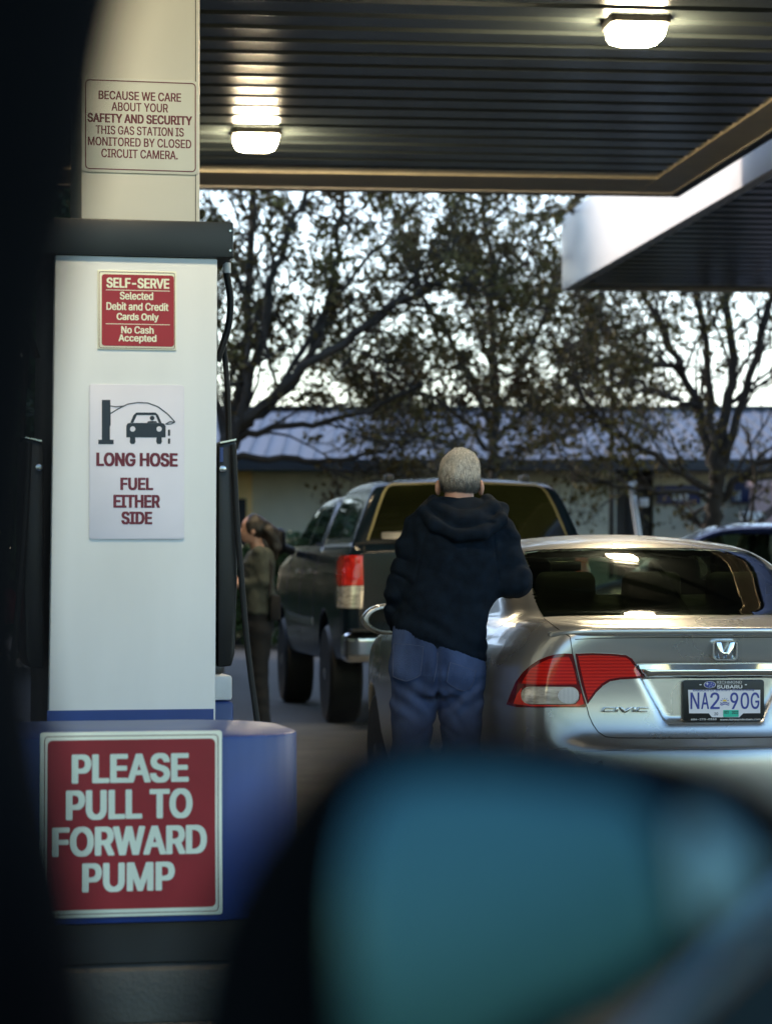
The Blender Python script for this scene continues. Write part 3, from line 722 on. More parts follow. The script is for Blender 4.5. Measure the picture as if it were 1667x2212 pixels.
def long_hose():
    t, f2, bx, b = sign('hose_sign', pf, (193, 831, 398, 1165), 'tall pale sign with a car pictogram and maroon words about the long hose', y0=-0.0015, plate='sign_lilac', th=0.004, cor=0.010)
    mb = MB(); Y = -0.0048
    for s, x0, x1, y0, y1 in (('LONG HOSE', 208, 384, 978, 1008), ('FUEL', 260, 331, 1032, 1059), ('EITHER', 245, 346, 1069, 1097), ('SIDE', 262, 329, 1105, 1133)):
        write(mb, s, bx(x0, y0, x1, y1), Y, .050)
    mb.build('lettering', 'maroon', t, False)
    z3 = lambda a, b: f2.xz(a * 0.36289, 466.7 + b * 0.36289)      # zoomed-crop pixels -> sign plane
    pic = MB(); y0, y1 = -0.0052, -0.0042
    def poly(pts, bev=0): pic.prism([z3(*p) for p in pts], y0, y1)
    poly([(607, 1095), (657, 1095), (660, 1245), (655, 1250), (655, 1332), (607, 1332)]); poly([(586, 1332), (677, 1332), (677, 1358), (586, 1358)])
    body = [(752, 1318), (752, 1250), (760, 1232), (778, 1228), (795, 1185), (812, 1170), (925, 1170), (942, 1185), (958, 1228), (976, 1235), (986, 1252), (986, 1318)]
    # body below the window, then the pillars and the roof round the window
    poly([(752, 1318), (752, 1250), (760, 1234), (778, 1232), (960, 1232), (976, 1236), (986, 1252), (986, 1318)])
    poly([(776, 1231), (794, 1187), (812, 1170), (925, 1170), (942, 1185), (962, 1231), (945, 1231), (926, 1185), (815, 1185), (794, 1231)])
    for x in (790, 947):
        poly([(x - 17 + 2, 1317), (x + 17 - 2, 1317), (x + 17, 1345), (x + 10, 1357), (x - 10, 1357), (x - 17, 1345)])
    hd = [(906 + 14 * math.cos(q), 1203 + 14 * math.sin(q)) for q in np.linspace(0, 2 * math.pi, 17)[:-1]]; poly(hd)
    poly([(875, 1231), (882, 1222), (905, 1220), (930, 1222), (936, 1231)])
    poly(strip([(655, 1130), (690, 1136), (735, 1132)], 6)); poly(strip([(655, 1178), (700, 1150), (760, 1120), (820, 1110), (880, 1113), (940, 1135), (1000, 1180), (1040, 1225)], 6))
    poly(strip([(985, 1240), (1010, 1225), (1042, 1228)], 7)); poly(strip([(990, 1240), (1020, 1238), (1036, 1229)], 5))
    poly([(1000, 1272), (1013, 1272), (1013, 1308), (1000, 1308)]); poly([(1000, 1325), (1013, 1325), (1013, 1356), (1000, 1356)])
    pic.build('pictogram', 'ink', t, False)
    for x in (790, 947):
        hl = MB(); hl.prism([z3(x + 16 * math.cos(q), 1268 + 16 * math.sin(q)) for q in np.linspace(0, 2 * math.pi, 17)[:-1]], -0.0058, -0.0053)
        hl.build('pictogram_headlight', 'sign_lilac', t, False)
long_hose()

gf = Fr(((300 - CX) / F * 7.7, 7.7, 0), PA)
def guard():
    zt = H - (1592 - YH) / F * 7.7; zb = H - (1995 - YH) / F * 7.7
    xr_ = 0.50
    mb = MB(); mb.prism(rrect(-xr_, xr_, 0.0, 0.86, 0.30, 10), zb, zt, axis='z', bev=0.012)
    t = mb.build('bollard_guard', 'guard_blue', None, True, 30); t.location = tuple(gf.loc); t.rotation_euler = (0, 0, PA)
    tag(t, 'wide blue rounded guard on the concrete island in front of the pump', 'island guard')
    mb = MB(); mb.prism(rrect(-xr_ + .04, xr_ - .04, 0.04, 0.82, 0.26, 10), 0.16, zb - 0.002, axis='z'); mb.build('base_ring', 'black_plastic', t, True, 30)
    mb = MB(); mb.prism(rrect(-xr_ - .06, xr_ + .06, -0.06, 4.2, 0.34, 10), 0.0, 0.155, axis='z', bev=0.02)
    o = mb.build('pump_island', 'concrete', None, True, 30); o.location = tuple(gf.loc); o.rotation_euler = (0, 0, PA); tag(o, kind='structure')
guard()
def pull_sign():
    t, f2, bx, b = sign('pull_forward_sign', gf, (88, 1580, 479, 1979), 'large red sign asking drivers to pull to the forward pump', y0=-0.004, plate='sign_cream', th=0.008, cor=0.008)
    frame_line(bx, (97, 1588, 471, 1972), 0.002, 0.012, -0.0086, 'border', 'maroon', t)
    a = bx(104, 1597, 464, 1962); mb = MB(); mb.prism(rrect(*a, 0.014), -0.0098, -0.0081); mb.build('red_field', 'sign_red', t, False)
    mb = MB(); Y = -0.0108
    for s, x0, x1, y0, y1 in (('PLEASE', 155, 407, 1627, 1691), ('PULL TO', 143, 415, 1704, 1769), ('FORWARD', 114, 446, 1783, 1847), ('PUMP', 178, 377, 1862, 1925)):
        write(mb, s, bx(x0, y0, x1, y1), Y, .045)
    mb.build('lettering', 'sign_cream', t, False)
pull_sign()

def bin_behind():
    f = Fr(tuple(W(486, YH + 10, 10.6))[:2] + (0.16,), PA)
    t = empty('squeegee_bin', f.loc, PA, label='white and blue squeegee bin half hidden behind the pump', cat='bin')
    s = 557
    mb = MB(); mb.box(-0.16, 0.035, 0, 0.2, 0, 0.22 + .38, bev=0.015); mb.build('lower_tub', 'guard_blue', t)
    mb = MB(); mb.box(-0.155, 0.03, 0.005, 0.195, 0.602, 0.70, bev=0.012); mb.build('upper_tub', 'white_print', t)
    mb = MB(); mb.box(-0.07, 0.0, 0.06, 0.10, 0.702, 0.74, bev=0.008); mb.build('squeegee_head', 'black_plastic', t)
bin_behind()
# ------------------------------------------------------------------ background: building, hedge, trees, street lamp
def building():
    Y = 45.0; t = empty('low_building', (0, Y, 0), 0, label='long low stucco building with a blue grey sloped metal roof', cat='building')
    f = Fr((0, Y, 0)); X = lambda px, y=0: (px - CX) / F * (Y + y)
    Z = lambda py, y=0: H - (py - YH) / F * (Y + y)
    ze = Z(1003)
    mb = MB(); mb.box(X(545), X(1330), 0, 8, 0, ze); mb.box(X(1411), X(2150), 0.0, 8, 0, ze); mb.build('wall', 'stucco', t, False)
    mb = MB(); mb.box(X(380), X(545) - .003, -0.15, 8, 0, ze); mb.build('wall', 'tan_wall', t, False)
    mb = MB(); mb.box(X(1330) + .003, X(1411) - .003, 0.25, 8, 0, ze); mb.build('entry_recess', 'brown_wall', t, False)
    mb = MB(); mb.box(X(1357), X(1375), 0.20, 0.247, 0, Z(1070)); mb.build('door', 'doorway', t, False)
    mb = MB(); mb.box(X(495), X(533), -0.20, -0.153, 0, Z(1078)); mb.build('door', 'doorway', t, False)
    # roof: a sheet from the eave up to the ridge, with standing seams, and its dark edges
    y1 = 7.0; zr = Z(888, y1); x0, x1 = X(300), X(2300)
    mb = MB(); a = (-0.7, ze + 0.03); b = (y1, zr)
    mb.prism([a, b, (b[0], b[1] - .12), (a[0], a[1] - .06)], x0, x1, axis='x')
    n = 56
    for i in range(n):
        x = x0 + (x1 - x0) * (i + .5) / n; mb.prism([(a[0], a[1]), (b[0], b[1]), (b[0], b[1] + .025), (a[0], a[1] + .025)], x - .02, x + .02, axis='x')
    mb.build('roof', 'roof_metal', t, False)
    mb = MB(); mb.box(x0, x1, -0.76, -0.703, ze - 0.12, ze + 0.06); mb.build('gutter', 'roof_edge', t, False)
    mb = MB(); mb.box(x0, x1, y1 - .05, y1 + .25, zr - .03, zr + .10); mb.build('ridge_cap', 'roof_edge', t, False)
    return f, X, Z
bf, BX, BZ = building()
def shop_signs():
    Y = 44.9
    for x0, x1, y0, y1, lab, wx in ((1416, 1512, 1048, 1088, 'navy shop sign on the wall left of the right tree trunk', (1452, 1490)), (1578, 1622, 1040, 1086, 'navy shop sign on the wall right of the right tree trunk', (1584, 1600))):
        a = W(x0, y1, Y); b = W(x1, y0, Y)
        t = empty('shop_sign', ((a.x + b.x) / 2, Y, a.z), 0, label=lab, cat='sign')
        w = (b.x - a.x) / 2; mb = MB(); mb.box(-w, w, 0, 0.08, 0, b.z - a.z, bev=0.01); mb.build('sign_board', 'navy_sign', t)
        c = W(wx[0], 1082, Y); d = W(wx[1], 1060, Y); o = (a.x + b.x) / 2
        mb = MB()
        for k in range(3):
            u = c.x - o + (d.x - c.x) * k / 3; mb.box(u, u + (d.x - c.x) * .22, -0.006, -0.002, c.z - a.z, d.z - a.z - .04 * (k % 2))
        mb.build('sign_marks', 'white_print', t, False)
    a = W(1610, 1124, 41); t = empty('white_notice', (a.x + .1, 41, 0), 0, label='small white notice board on a post right of the right tree', cat='sign')
    mb = MB(); mb.box(-.18, .2, 0, .04, a.z, a.z + .13, bev=.005); mb.build('board', 'white_print', t)
    mb = MB(); mb.box(-.02, .02, .042, .08, 0, a.z + .1); mb.build('post', 'steel', t, False)
    a = W(1662, 1060, 43.5); mb = MB(); mb.box(-.25, 3.0, 0, .6, 0, 2.55); mb.box(-.3, 3.05, -.05, .65, 2.552, 2.66)
    o = mb.build('garden_wall', 'pink_wall', None, False); o.location = (a.x, 43.5, 0); tag(o, 'dusty pink block wall at the right edge beyond the trees', 'wall')
shop_signs()
def white_post():
    a = W(1386, 1160, 38); t = empty('leaning_post', (a.x, 38, 0), 0, label='thin white post leaning left in front of the brown doorway', cat='post')
    p0 = W(1400, 1300, 38); p1 = W(1362, 1046, 38); L = Vector((a.x, 38, 0))
    d = (p1 - p0); b = p0 - d * (p0.z / d.z)
    mb = MB(); mb.tube([b - L, p1 - L], 0.042, 10); mb.tube([p1 - L + Vector((-.05, 0, -.02)), p1 - L + Vector((.08, 0, .02))], .035, 8); mb.build('pole', 'white_print', t)
    q = W(1384, 1087, 37.95) - L; mb = MB(); mb.box(q.x - .02, q.x + .10, q.y - .04, q.y + .04, q.z - .05, q.z + .07, bev=.008); mb.build('bracket', 'white_print', t)
white_post()

def leaf_quads(pts, size, rng, jit):
    """small folded leaves round the given points"""
    n = len(pts); P = np.asarray(pts) + rng.normal(0, 1, (n, 3)) * jit
    s = size * rng.uniform(0.55, 1.35, n)
    a = rng.normal(0, 1, (n, 3)); a /= np.linalg.norm(a, axis=1)[:, None]
    b = rng.normal(0, 1, (n, 3)); b -= a * (a * b).sum(1)[:, None]; b /= np.linalg.norm(b, axis=1)[:, None]
    c = np.cross(a, b)
    V = np.stack([P - a * s[:, None], P + b * (0.55 * s)[:, None] + c * (.15 * s)[:, None], P + a * s[:, None], P - b * (0.55 * s)[:, None] + c * (.15 * s)[:, None]], 1).reshape(-1, 3)
    Fq = np.arange(4 * n).reshape(n, 4)
    return V, Fq
def tree(name, Y, px0, limbs, seed, label, leaf, leaf_size, n_sub, dens, group='bare limbed trees in front of the building', z_scale=1.0):
    rng = np.random.default_rng(seed); base = np.array(tuple(W(px0, YH, Y))); base[2] = 0
    t = empty(name, base, 0, label=label, cat='tree', group=group)
    wood = MB(); leaves = []
    def twig(p, d, L, r, lev):
        n = 4; path = [p.copy()]; q = p.copy(); dd = d.copy()
        for i in range(n):
            dd = dd + rng.normal(0, 0.20, 3) + np.array([0, 0, 0.07]); dd /= np.linalg.norm(dd)
            q = q + dd * L / n; path.append(q.copy())
        wood.tube([tuple(x) for x in path], [r * (1 - 0.75 * i / n) for i in range(n + 1)], 4 if lev else 5, False)
        path = np.array(path)
        if lev < 2:
            for k in range(5 if lev == 0 else 4):
                u = rng.uniform(0.25, 1.0) * n; i = min(int(u), n - 1); pp = path[i] + (path[i + 1] - path[i]) * (u - i)
                e = rng.normal(0, 1, 3); e /= np.linalg.norm(e); nd = (path[i + 1] - path[i]); nd /= np.linalg.norm(nd)
                nd = nd + e * rng.uniform(.5, 1.0); nd /= np.linalg.norm(nd)
                twig(pp, nd, L * rng.uniform(.38, .62), r * .5, lev + 1)
        if lev == 2 and rng.random() < .62:
            m = rng.poisson(dens * 2.1)
            u = rng.uniform(.15, 1.0, m) * n; i = np.minimum(u.astype(int), n - 1)
            leaves.extend(path[i] + (path[i + 1] - path[i]) * (u - i)[:, None])
    for r0, r1, dz, pts, rich in limbs:
        r0, r1 = r0 * (.72 if r0 < .15 else .85), r1 * .7; yy = np.linspace(0, dz, len(pts)); P = np.array([tuple(W(a, b, Y + d)) for (a, b), d in zip(pts, yy)]) - base
        P = np.array(chaikin([tuple(q) for q in P], 2, closed=False)); P[1:-1] += rng.normal(0, .025, (len(P) - 2, 3))
        k = len(P); wood.tube([tuple(q) for q in P], list(np.linspace(r0, r1, k)), 8, False)
        for j in range(int(n_sub * rich)):
            u = rng.uniform(.22, 1.0) * (k - 1); i = min(int(u), k - 2); pp = P[i] + (P[i + 1] - P[i]) * (u - i); nd = P[i + 1] - P[i]; nd /= np.linalg.norm(nd)
            e = rng.normal(0, 1, 3); e /= np.linalg.norm(e); nd = nd + e * rng.uniform(.5, 1.1); nd /= np.linalg.norm(nd)
            rr = r0 + (r1 - r0) * u / (k - 1)
            twig(pp, nd, rng.uniform(.9, 2.1), max(.008, rr * .42), 0)
    wood.build('trunk', 'bark', t, True, None)
    V, Q = leaf_quads(leaves, leaf_size, rng, .06); link_mesh('crown', V, Q, leaf, t, False)
tree('street_tree', 33.0, 478, [
    (.135, .035, -1.0, [(470, 1520), (478, 1150), (492, 1010), (506, 930), (600, 850), (700, 760), (810, 690), (900, 630), (980, 590)], 2.2),
    (.09, .03, 1.0, [(506, 935), (575, 880), (640, 830), (690, 720), (720, 600), (735, 470), (748, 360), (755, 250)], 1.3),
    (.11, .04, .8, [(486, 1010), (515, 850), (536, 700), (545, 550), (552, 380), (560, 260)], 1.5),
    (.08, .03, -.8, [(505, 940), (572, 720), (596, 560), (645, 460), (690, 350), (720, 250)], 1.5),
    (.07, .025, .6, [(494, 985), (590, 992), (700, 1000), (800, 985), (880, 950)], 1.0),
    (.07, .025, -.6, [(500, 960), (560, 930), (660, 920), (760, 900), (860, 860), (930, 800)], .9),
    (.08, .03, .5, [(484, 1010), (455, 820), (430, 600), (400, 380)], 1.2),
    (.05, .02, .6, [(600, 850), (680, 700), (790, 560), (880, 460), (940, 380)], 1.3)], 3,
    'spreading tree with rust brown leaves beside the pump, long limbs reaching right', 'leaf_rust', .044, 12, 6.2)
tree('street_tree', 41.0, 1075, [
    (.13, .05, .5, [(1080, 1420), (1075, 1150), (1064, 1020), (1070, 850), (1062, 650), (1045, 480), (1040, 330)], 1.8),
    (.08, .025, -1.0, [(1068, 930), (985, 760), (915, 640), (860, 500), (830, 380)], 1.7),
    (.08, .025, .8, [(1068, 900), (1150, 750), (1205, 610), (1240, 470), (1260, 340)], 1.5),
    (.07, .025, .5, [(1066, 960), (1140, 880), (1230, 820), (1310, 770)], 1.6),
    (.07, .025, -.5, [(1066, 980), (990, 890), (900, 840), (820, 800)], 1.5),
    (.06, .02, 1.0, [(1068, 1000), (1150, 960), (1240, 930), (1320, 900)], 1.7),
    (.06, .02, -1.2, [(1066, 820), (1010, 640), (980, 500), (960, 380)], 1.4),
    (.06, .02, -1.0, [(1066, 1010), (980, 960), (900, 940), (840, 930)], 1.2)], 8,
    'middle tree with thick olive brown foliage behind the pickup and the standing man', 'leaf', .050, 12, 5.6)
tree('street_tree', 36.0, 1540, [
    (.19, .13, 0, [(1542, 1480), (1540, 1200), (1540, 1100), (1546, 1020)], .2),
    (.11, .03, .5, [(1546, 1030), (1520, 940), (1500, 870), (1454, 761), (1400, 660), (1350, 560), (1330, 450)], 1.4),
    (.09, .03, -.6, [(1546, 1030), (1528, 840), (1512, 680), (1500, 560), (1495, 400)], 1.3),
    (.13, .04, .4, [(1548, 1030), (1568, 900), (1585, 786), (1570, 670), (1560, 520), (1555, 380)], 1.3),
    (.10, .03, -.4, [(1552, 1030), (1600, 880), (1645, 700), (1700, 560), (1750, 420)], 1.4),
    (.08, .02, -.8, [(1540, 1060), (1500, 1040), (1425, 996), (1330, 940), (1264, 866), (1243, 800), (1225, 740)], 1.9),
    (.06, .018, -1.0, [(1535, 1080), (1480, 1060), (1380, 1062), (1300, 1050), (1237, 1026)], 1.2),
    (.09, .03, -.5, [(1548, 1090), (1600, 1030), (1660, 990), (1740, 930), (1800, 850)], 1.3),
    (.06, .02, .8, [(1470, 790), (1400, 790), (1330, 740), (1290, 680)], 1.3),
    (.06, .02, .8, [(1500, 880), (1440, 850), (1380, 840), (1330, 830)], 1.3)], 15,
    'tree at the right with a thick dark trunk and fan of upright bare limbs', 'leaf', .042, 12, 3.8)

def hedge(name, x0, x1, y0, y1, h, n, label, seed, size=.07, m='leaf_green', lift=0.0):
    rng = np.random.default_rng(seed); t = empty(name, ((x0 + x1) / 2, (y0 + y1) / 2, 0), 0, label=label, cat='hedge')
    w, d = (x1 - x0) / 2, (y1 - y0) / 2
    P = np.stack([rng.uniform(-w, w, n), rng.uniform(-d, d, n), h * rng.uniform(0.02, 1, n) ** .7], 1)
    P[:, 2] *= 1 + .1 * np.sin(P[:, 0] * 2.3) + lift * np.clip((P[:, 0] / w - .0) / .5, 0, 1)
    V, Q = leaf_quads(P, size, rng, .04); link_mesh('foliage', V, Q, m, t, False)
    mb = MB(); k = max(3, int(w * 2))
    for i in range(k):
        x = -w + 2 * w * (i + .5) / k; mb.tube([(x, 0, 0), (x + .05, 0, h * .5), (x - .1, .05, h * .85)], [.03, .02, .01], 5)
    mb.build('stems', 'bark', t)
hedge('clipped_hedge', -3.2, -1.1, 42.9, 44.2, 1.62, 5000, 'low green hedge against the building behind the woman', 4)
hedge('tall_hedge', -14, 14, -17, -15, 2.3, 11000, 'green hedge behind the camera, seen in the wing mirror', 5, .14, 'hedge_green', 2.2)
hedge('laurel_hedge', -13, -2.45, 33.2, 34.6, 3.1, 14000, 'tall dark laurel hedge hidden behind the pump and window pillar', 6, .11)  # this last hedge is added so the pickup side mirrors dark green

def evergreen(X, Y, h, r, seed, label):  # added trees that keep bright sky out of the pickup side reflection
    rng = np.random.default_rng(seed); t = empty('evergreen_tree', (X, Y, 0), 0, label=label, cat='tree', group='dense evergreens left of the pump')
    mb = MB(); mb.tube([(0, 0, 0), (.05, 0, h * .5), (0, .05, h * .92)], [.16, .1, .03], 8, False)
    n = 7000; u = rng.uniform(0, 1, n) ** .8; z = .25 + (h - .25) * u; prof = r * np.clip(np.sin(np.pi * (.12 + .88 * (1 - u)) * .62) * 1.05, .05, 1)
    a = rng.uniform(0, 2 * np.pi, n); lump = 1 + .22 * np.sin(a * 3 + z * 1.7) + .12 * np.sin(a * 7 - z * 3.1)
    rad = prof * lump * rng.uniform(.35, 1, n) ** .5; P = np.stack([rad * np.cos(a), rad * np.sin(a), z], 1)
    for k in range(26):
        zz = h * (.1 + .8 * k / 26); q = k * 2.4; L = r * .7 * (1.05 - zz / h)
        mb.tube([(0, 0, zz), (L * .6 * math.cos(q), L * .6 * math.sin(q), zz + .15), (L * math.cos(q), L * math.sin(q), zz + .1)], [.04, .025, .01], 4, False)
    mb.build('trunk', 'bark', t, True, None)
    V, Q = leaf_quads(P, .13, rng, .05); link_mesh('crown', V, Q, 'leaf_green', t, False)
for k, (x, y, h, r) in enumerate(((-4.9, 37.5, 7.0, 1.9), (-8.2, 39.0, 8.6, 2.4), (-12.0, 38.0, 7.8, 2.4), (-16.0, 40.0, 8.8, 2.6))):
    evergreen(x, y, h, r, 50 + k, ['dense dark evergreen nearest the pump, mostly hidden by the dark window pillar', 'tall dark evergreen second from the pump, behind the window pillar', 'broad dark evergreen third from the pump, left of the picture', 'tall broad evergreen farthest from the pump, left of the picture'][k])

def street_lamp():
    p = W(1272, 790, 43.0); t = empty('street_lamp', (p.x + .35, 43.0, 0), 0, label='thin street lamp with a small yellow lit head among the branches', cat='street lamp')
    mb = MB(); mb.tube([(0, 0, 0), (0, 0, p.z - .1), (-.12, 0, p.z + .05), (-.3, 0, p.z + .06)], [.05, .04, .03, .03], 8); mb.build('pole', 'bark', t)
    mb = MB(); mb.box(-.48, -.26, -.08, .08, p.z + .035, p.z + .09, bev=.01); mb.build('lamp_head', 'charcoal', t)
    mb = MB(); mb.box(-.46, -.28, -.1, .07, p.z - .05, p.z + .033, bev=.01); mb.build('lamp_lens', 'street_glow', t)
street_lamp()
# ------------------------------------------------------------------ vehicles
def wheel(t, x, y, r, w, out, name='wheel', spokes=5):
    """tyre, rim and spokes; out = +1 or -1, the side of the car it faces"""
    e = bpy.data.objects.new(name, None); COL.objects.link(e); e.parent = t; e.location = (x, y, r)
    mb = MB(); h = w / 2
    mb.lathe([(-h, r * .66), (-h, r * .92), (-h * .8, r * .99), (-h * .3, r), (h * .3, r), (h * .8, r * .99), (h, r * .92), (h, r * .66)], (0, 0, 0), 'x', 40); mb.build('tyre', 'rubber', e)
    mb = MB(); s = out * h
    mb.lathe([(s * .98, r * .655), (s * .98, r * .60), (s * .55, r * .57), (s * .50, r * .2)], (0, 0, 0), 'x', 40)
    for k in range(spokes):
        a = 2 * math.pi * k / spokes
        m = Matrix.Rotation(a, 4, 'X'); mb.box(min(s * .7, s * .95), max(s * .7, s * .95), -r * .07, r * .07, r * .08, r * .60, m, .004)
    mb.lathe([(s * .6, r * .15), (s * 1.0, r * .13), (s * 1.02, r * .05)], (0, 0, 0), 'x', 20)
    mb.build('rim', 'steel', e)
    return e

# ---- the silver sedan
SF = Fr((1.315, 10.8, 0), R(8.5))
side_low = chaikin([(.14, .20), (.03, .27), (.0, .42), (.005, .555), (.055, .585), (.085, .61), (.10, .72), (.095, .86), (.075, .98), (.070, 1.030), (.10, 1.052), (.26, 1.058), (.50, 1.075), (1.0, 1.06), (1.9, 1.02), (2.7, 1.0), (3.3, .985), (3.85, .90), (4.25, .77), (4.45, .60), (4.48, .42), (4.40, .20)], 2)
plan = [(0, 0), (.30, .012), (.50, .040), (.62, .078), (.70, .130), (.76, .205), (.805, .31), (.84, .48), (.865, .75), (.875, 1.1), (.875, 3.3), (.865, 3.7), (.83, 4.0), (.75, 4.25), (.60, 4.40), (.3, 4.47), (0, 4.48)]
plan = chaikin(plan + [(-a, b) for a, b in plan[::-1]], 1)
cw = smooth_tab([(.15, .86), (.25, .93), (.40, .985), (.55, 1.0), (.76, 1.0), (.90, .975), (.98, .93), (1.04, .86), (1.08, .76), (1.2, .60)])
gh_side = chaikin([(.30, .95), (.40, 1.062), (.52, 1.113), (.80, 1.217), (1.12, 1.331), (1.32, 1.388), (1.55, 1.415), (1.95, 1.435), (2.4, 1.425), (2.72, 1.385), (3.1, 1.22), (3.55, .97), (3.6, .9), (.3, .9)], 2)
gw = smooth_tab([(.9, .80), (1.0, .775), (1.08, .735), (1.2, .672), (1.30, .615), (1.38, .56), (1.42, .50), (1.46, .36)])
gy = smooth_tab([(.3, .80), (.5, .865), (.8, .935), (1.2, .985), (1.6, 1.0), (2.5, 1.0), (3.0, .97), (3.6, .86)])
def sedan_body(x, y, z, arches=True):
    ax = np.abs(x); k = lerp_t(z, cw)
    low = smax(sd_poly(y, z, side_low), sd_poly(ax / k, y, plan) * k, .035)
    # wheel arches
    r = np.sqrt((y - .93) ** 2 + (z - .32) ** 2); r2 = np.sqrt((y - 3.63) ** 2 + (z - .32) ** 2)
    arch = np.maximum(np.minimum(r, r2) - .355, .58 - ax)
    low = smax(low, -arch, .015)
    # recess round the number plate
    ins = np.maximum(sd_poly(x, z, [(-.19, .665), (.19, .665), (.315, .885), (-.315, .885)]), y - .117)
    low = smax(low, -ins, .022)
    zz = z + .055 * (ax / .6) ** 2; yy = y - .16 * (ax / .65) ** 2 * np.clip((1.6 - y) / 1.2, 0, 1)
    g = sd_poly(yy, zz, gh_side)
    w = lerp_t(z, gw) * lerp_t(y, gy)
    g = smax(g, (ax - w) * .88, .07)
    return smin(low, g, .045)
Z6 = lambda pts: [(1037 + a * .3779, 1080.3 + b * .3779) for a, b in pts]
def sedan():
    t = empty('parked_car', SF.loc, SF.rz, label='silver four door sedan seen from behind with the man leaning at its left side', cat='car')
    f = sedan_body
    body = sdf_obj('body', f, (-.93, -.06, .12), (.93, 4.56, 1.50), .0165, 'silver_paint', t)
    P = lambda name, pts, m, **k: patch(name, f, SF, Z6(pts), m, k.pop('parent', t), **k)
    # tail lights: outer cluster on the wing, inner one on the boot lid
    outer = [(525, 878), (480, 876), (430, 882), (385, 895), (335, 915), (290, 945), (245, 985), (205, 1040), (175, 1110), (153, 1168), (215, 1184), (300, 1185), (450, 1185), (597, 1185), (605, 1172), (575, 1090), (550, 1000), (535, 920)]
    inner = [(541, 877), (640, 873), (760, 878), (830, 885), (865, 905), (895, 950), (935, 1018), (800, 1025), (740, 1035), (700, 1060), (660, 1100), (611, 1167), (595, 1120), (575, 1050), (555, 960)]
    for mir in (False, True):
        kw = dict(mirror=mir, both=False) if mir else {}
        o = P('tail_light', outer, 'lamp_dark_red', off=.004, step=5, **kw)
        P('red_lens', [(505, 895), (440, 898), (390, 912), (340, 935), (290, 968), (262, 1010), (240, 1050), (330, 1054), (450, 1054), (548, 1052), (540, 1000), (522, 930)], 'lamp_red', off=.0062, step=5, parent=o, **kw)
        P('lower_red_lens', [(195, 1165), (215, 1110), (240, 1075), (236, 1110), (248, 1150), (285, 1170), (450, 1172), (540, 1168), (566, 1140), (572, 1100), (590, 1165), (560, 1178), (300, 1178)], 'lamp_red_plain', off=.0062, step=5, parent=o, **kw)
        P('reversing_lens', rrect(240, 561, 1067, 1166, 46), 'lamp_clear', off=.0075, step=5, parent=o, **kw)
        P('lamp_bulb', [(500 + 58 * math.cos(a), 1117 + 46 * math.sin(a)) for a in np.linspace(0, 2 * math.pi, 25)[:-1]], 'lamp_bulb', off=.0095, step=5, parent=o, **kw)
        o = P('inner_tail_light', inner, 'lamp_dark_red', off=.004, step=5, **kw)
        P('red_lens', [(556, 890), (640, 886), (760, 890), (825, 897), (852, 914), (880, 955), (910, 1006), (800, 1012), (735, 1022), (692, 1048), (655, 1085), (614, 1142), (590, 1050), (570, 960)], 'lamp_red', off=.0062, step=5, parent=o, **kw)
    # boot lid gap, chrome bar, spoiler
    gap = [(362, 676), (440, 735), (512, 782), (525, 870), (540, 935), (560, 1020), (582, 1105), (608, 1185), (620, 1232), (642, 1282), (672, 1326), (712, 1352), (770, 1360), (1000, 1361), (1300, 1361), (1420, 1361)]
    P('lid_gap', strip(gap, 5), 'gap', off=.0012, step=5, mirror=True)
    bar = [(893, 940), (950, 937), (1100, 935), (1300, 935), (1402, 935), (1402, 1018), (1200, 1018), (1000, 1020), (945, 1024), (915, 985)]
    P('chrome_bar', bar, 'chrome', off=.004, step=4, mirror=True, depth=.014, dome=.024, open_side=1037 + 1401 * .3779)
    def spf(x, y, z):
        ax = np.abs(x); e = np.clip((ax - .50) / .16, 0, 1) ** 2
        yy = y - .24 * ax ** 2 - .05 * e; zz = z - .030 * np.clip((yy - .06) / .14, 0, 1) + .016 * e + .012 * ax ** 2
        return rbox(x, yy, zz, (0, .100, 1.027), (.655, .095, .0165), .013)
    sdf_obj('spoiler', spf, (-.70, -.02, .97), (.70, .40, 1.12), .0062, 'silver_paint', t)
    P('spoiler_shadow_line', strip([(540, 796), (700, 789), (1000, 786), (1410, 786)], 4), 'gap', off=.0012, step=5, mirror=True)
    # bumper gap under the lid and the rubbing line
    P('bumper_line', strip([(300, 1455), (500, 1440), (800, 1430), (1200, 1428), (1425, 1428)], 5), 'steel', off=.002, step=6, mirror=True)
    # rear window
    win = [(250, 303), (330, 292), (500, 286), (700, 282), (967, 279), (1010, 345), (1070, 440), (1130, 535), (1180, 610), (1216, 657), (1000, 659), (700, 660), (480, 663), (360, 668), (330, 615), (305, 545), (288, 470), (270, 390)]
    # glass openings: the shell and its dark lining are cut open, seats and shelf stand inside
    S1 = [(1.95, 1.05), (1.99, 1.345), (2.5, 1.345), (2.75, 1.29), (3.20, 1.06)]; S2 = [(1.20, 1.10), (1.36, 1.27), (1.55, 1.335), (1.90, 1.345), (1.88, 1.055), (1.25, 1.075)]
    WS = [(-.62, 1.03), (.62, 1.03), (.5, 1.34), (-.5, 1.34)]; wv = Z6(win)
    def openings(c, n, g=0.0):
        a, b = SF.px(c * np.array([1, 1, 1])); a2, b2 = SF.px(c * np.array([-1, 1, 1]))
        r = (np.minimum(sd_poly(a, b, wv), sd_poly(a2, b2, wv)) < -1.5 + g) & (c[:, 1] < 1.45) & (c[:, 2] > 1.02)
        for q in (S1, S2): r |= (sd_poly(c[:, 1], c[:, 2], q) < -.012) & (np.abs(c[:, 0]) > .45)
        return r | ((sd_poly(c[:, 0], c[:, 2], WS) < -.012) & (c[:, 1] > 2.6))
    cut(body, openings)
    def lin(x, y, z): return np.maximum(sedan_body(x, y, z) + .022, .62 - z)
    lo_ = sdf_obj('cabin_lining', lin, (-.9, .3, .55), (.9, 3.8, 1.47), .026, 'cabin', t, 1)
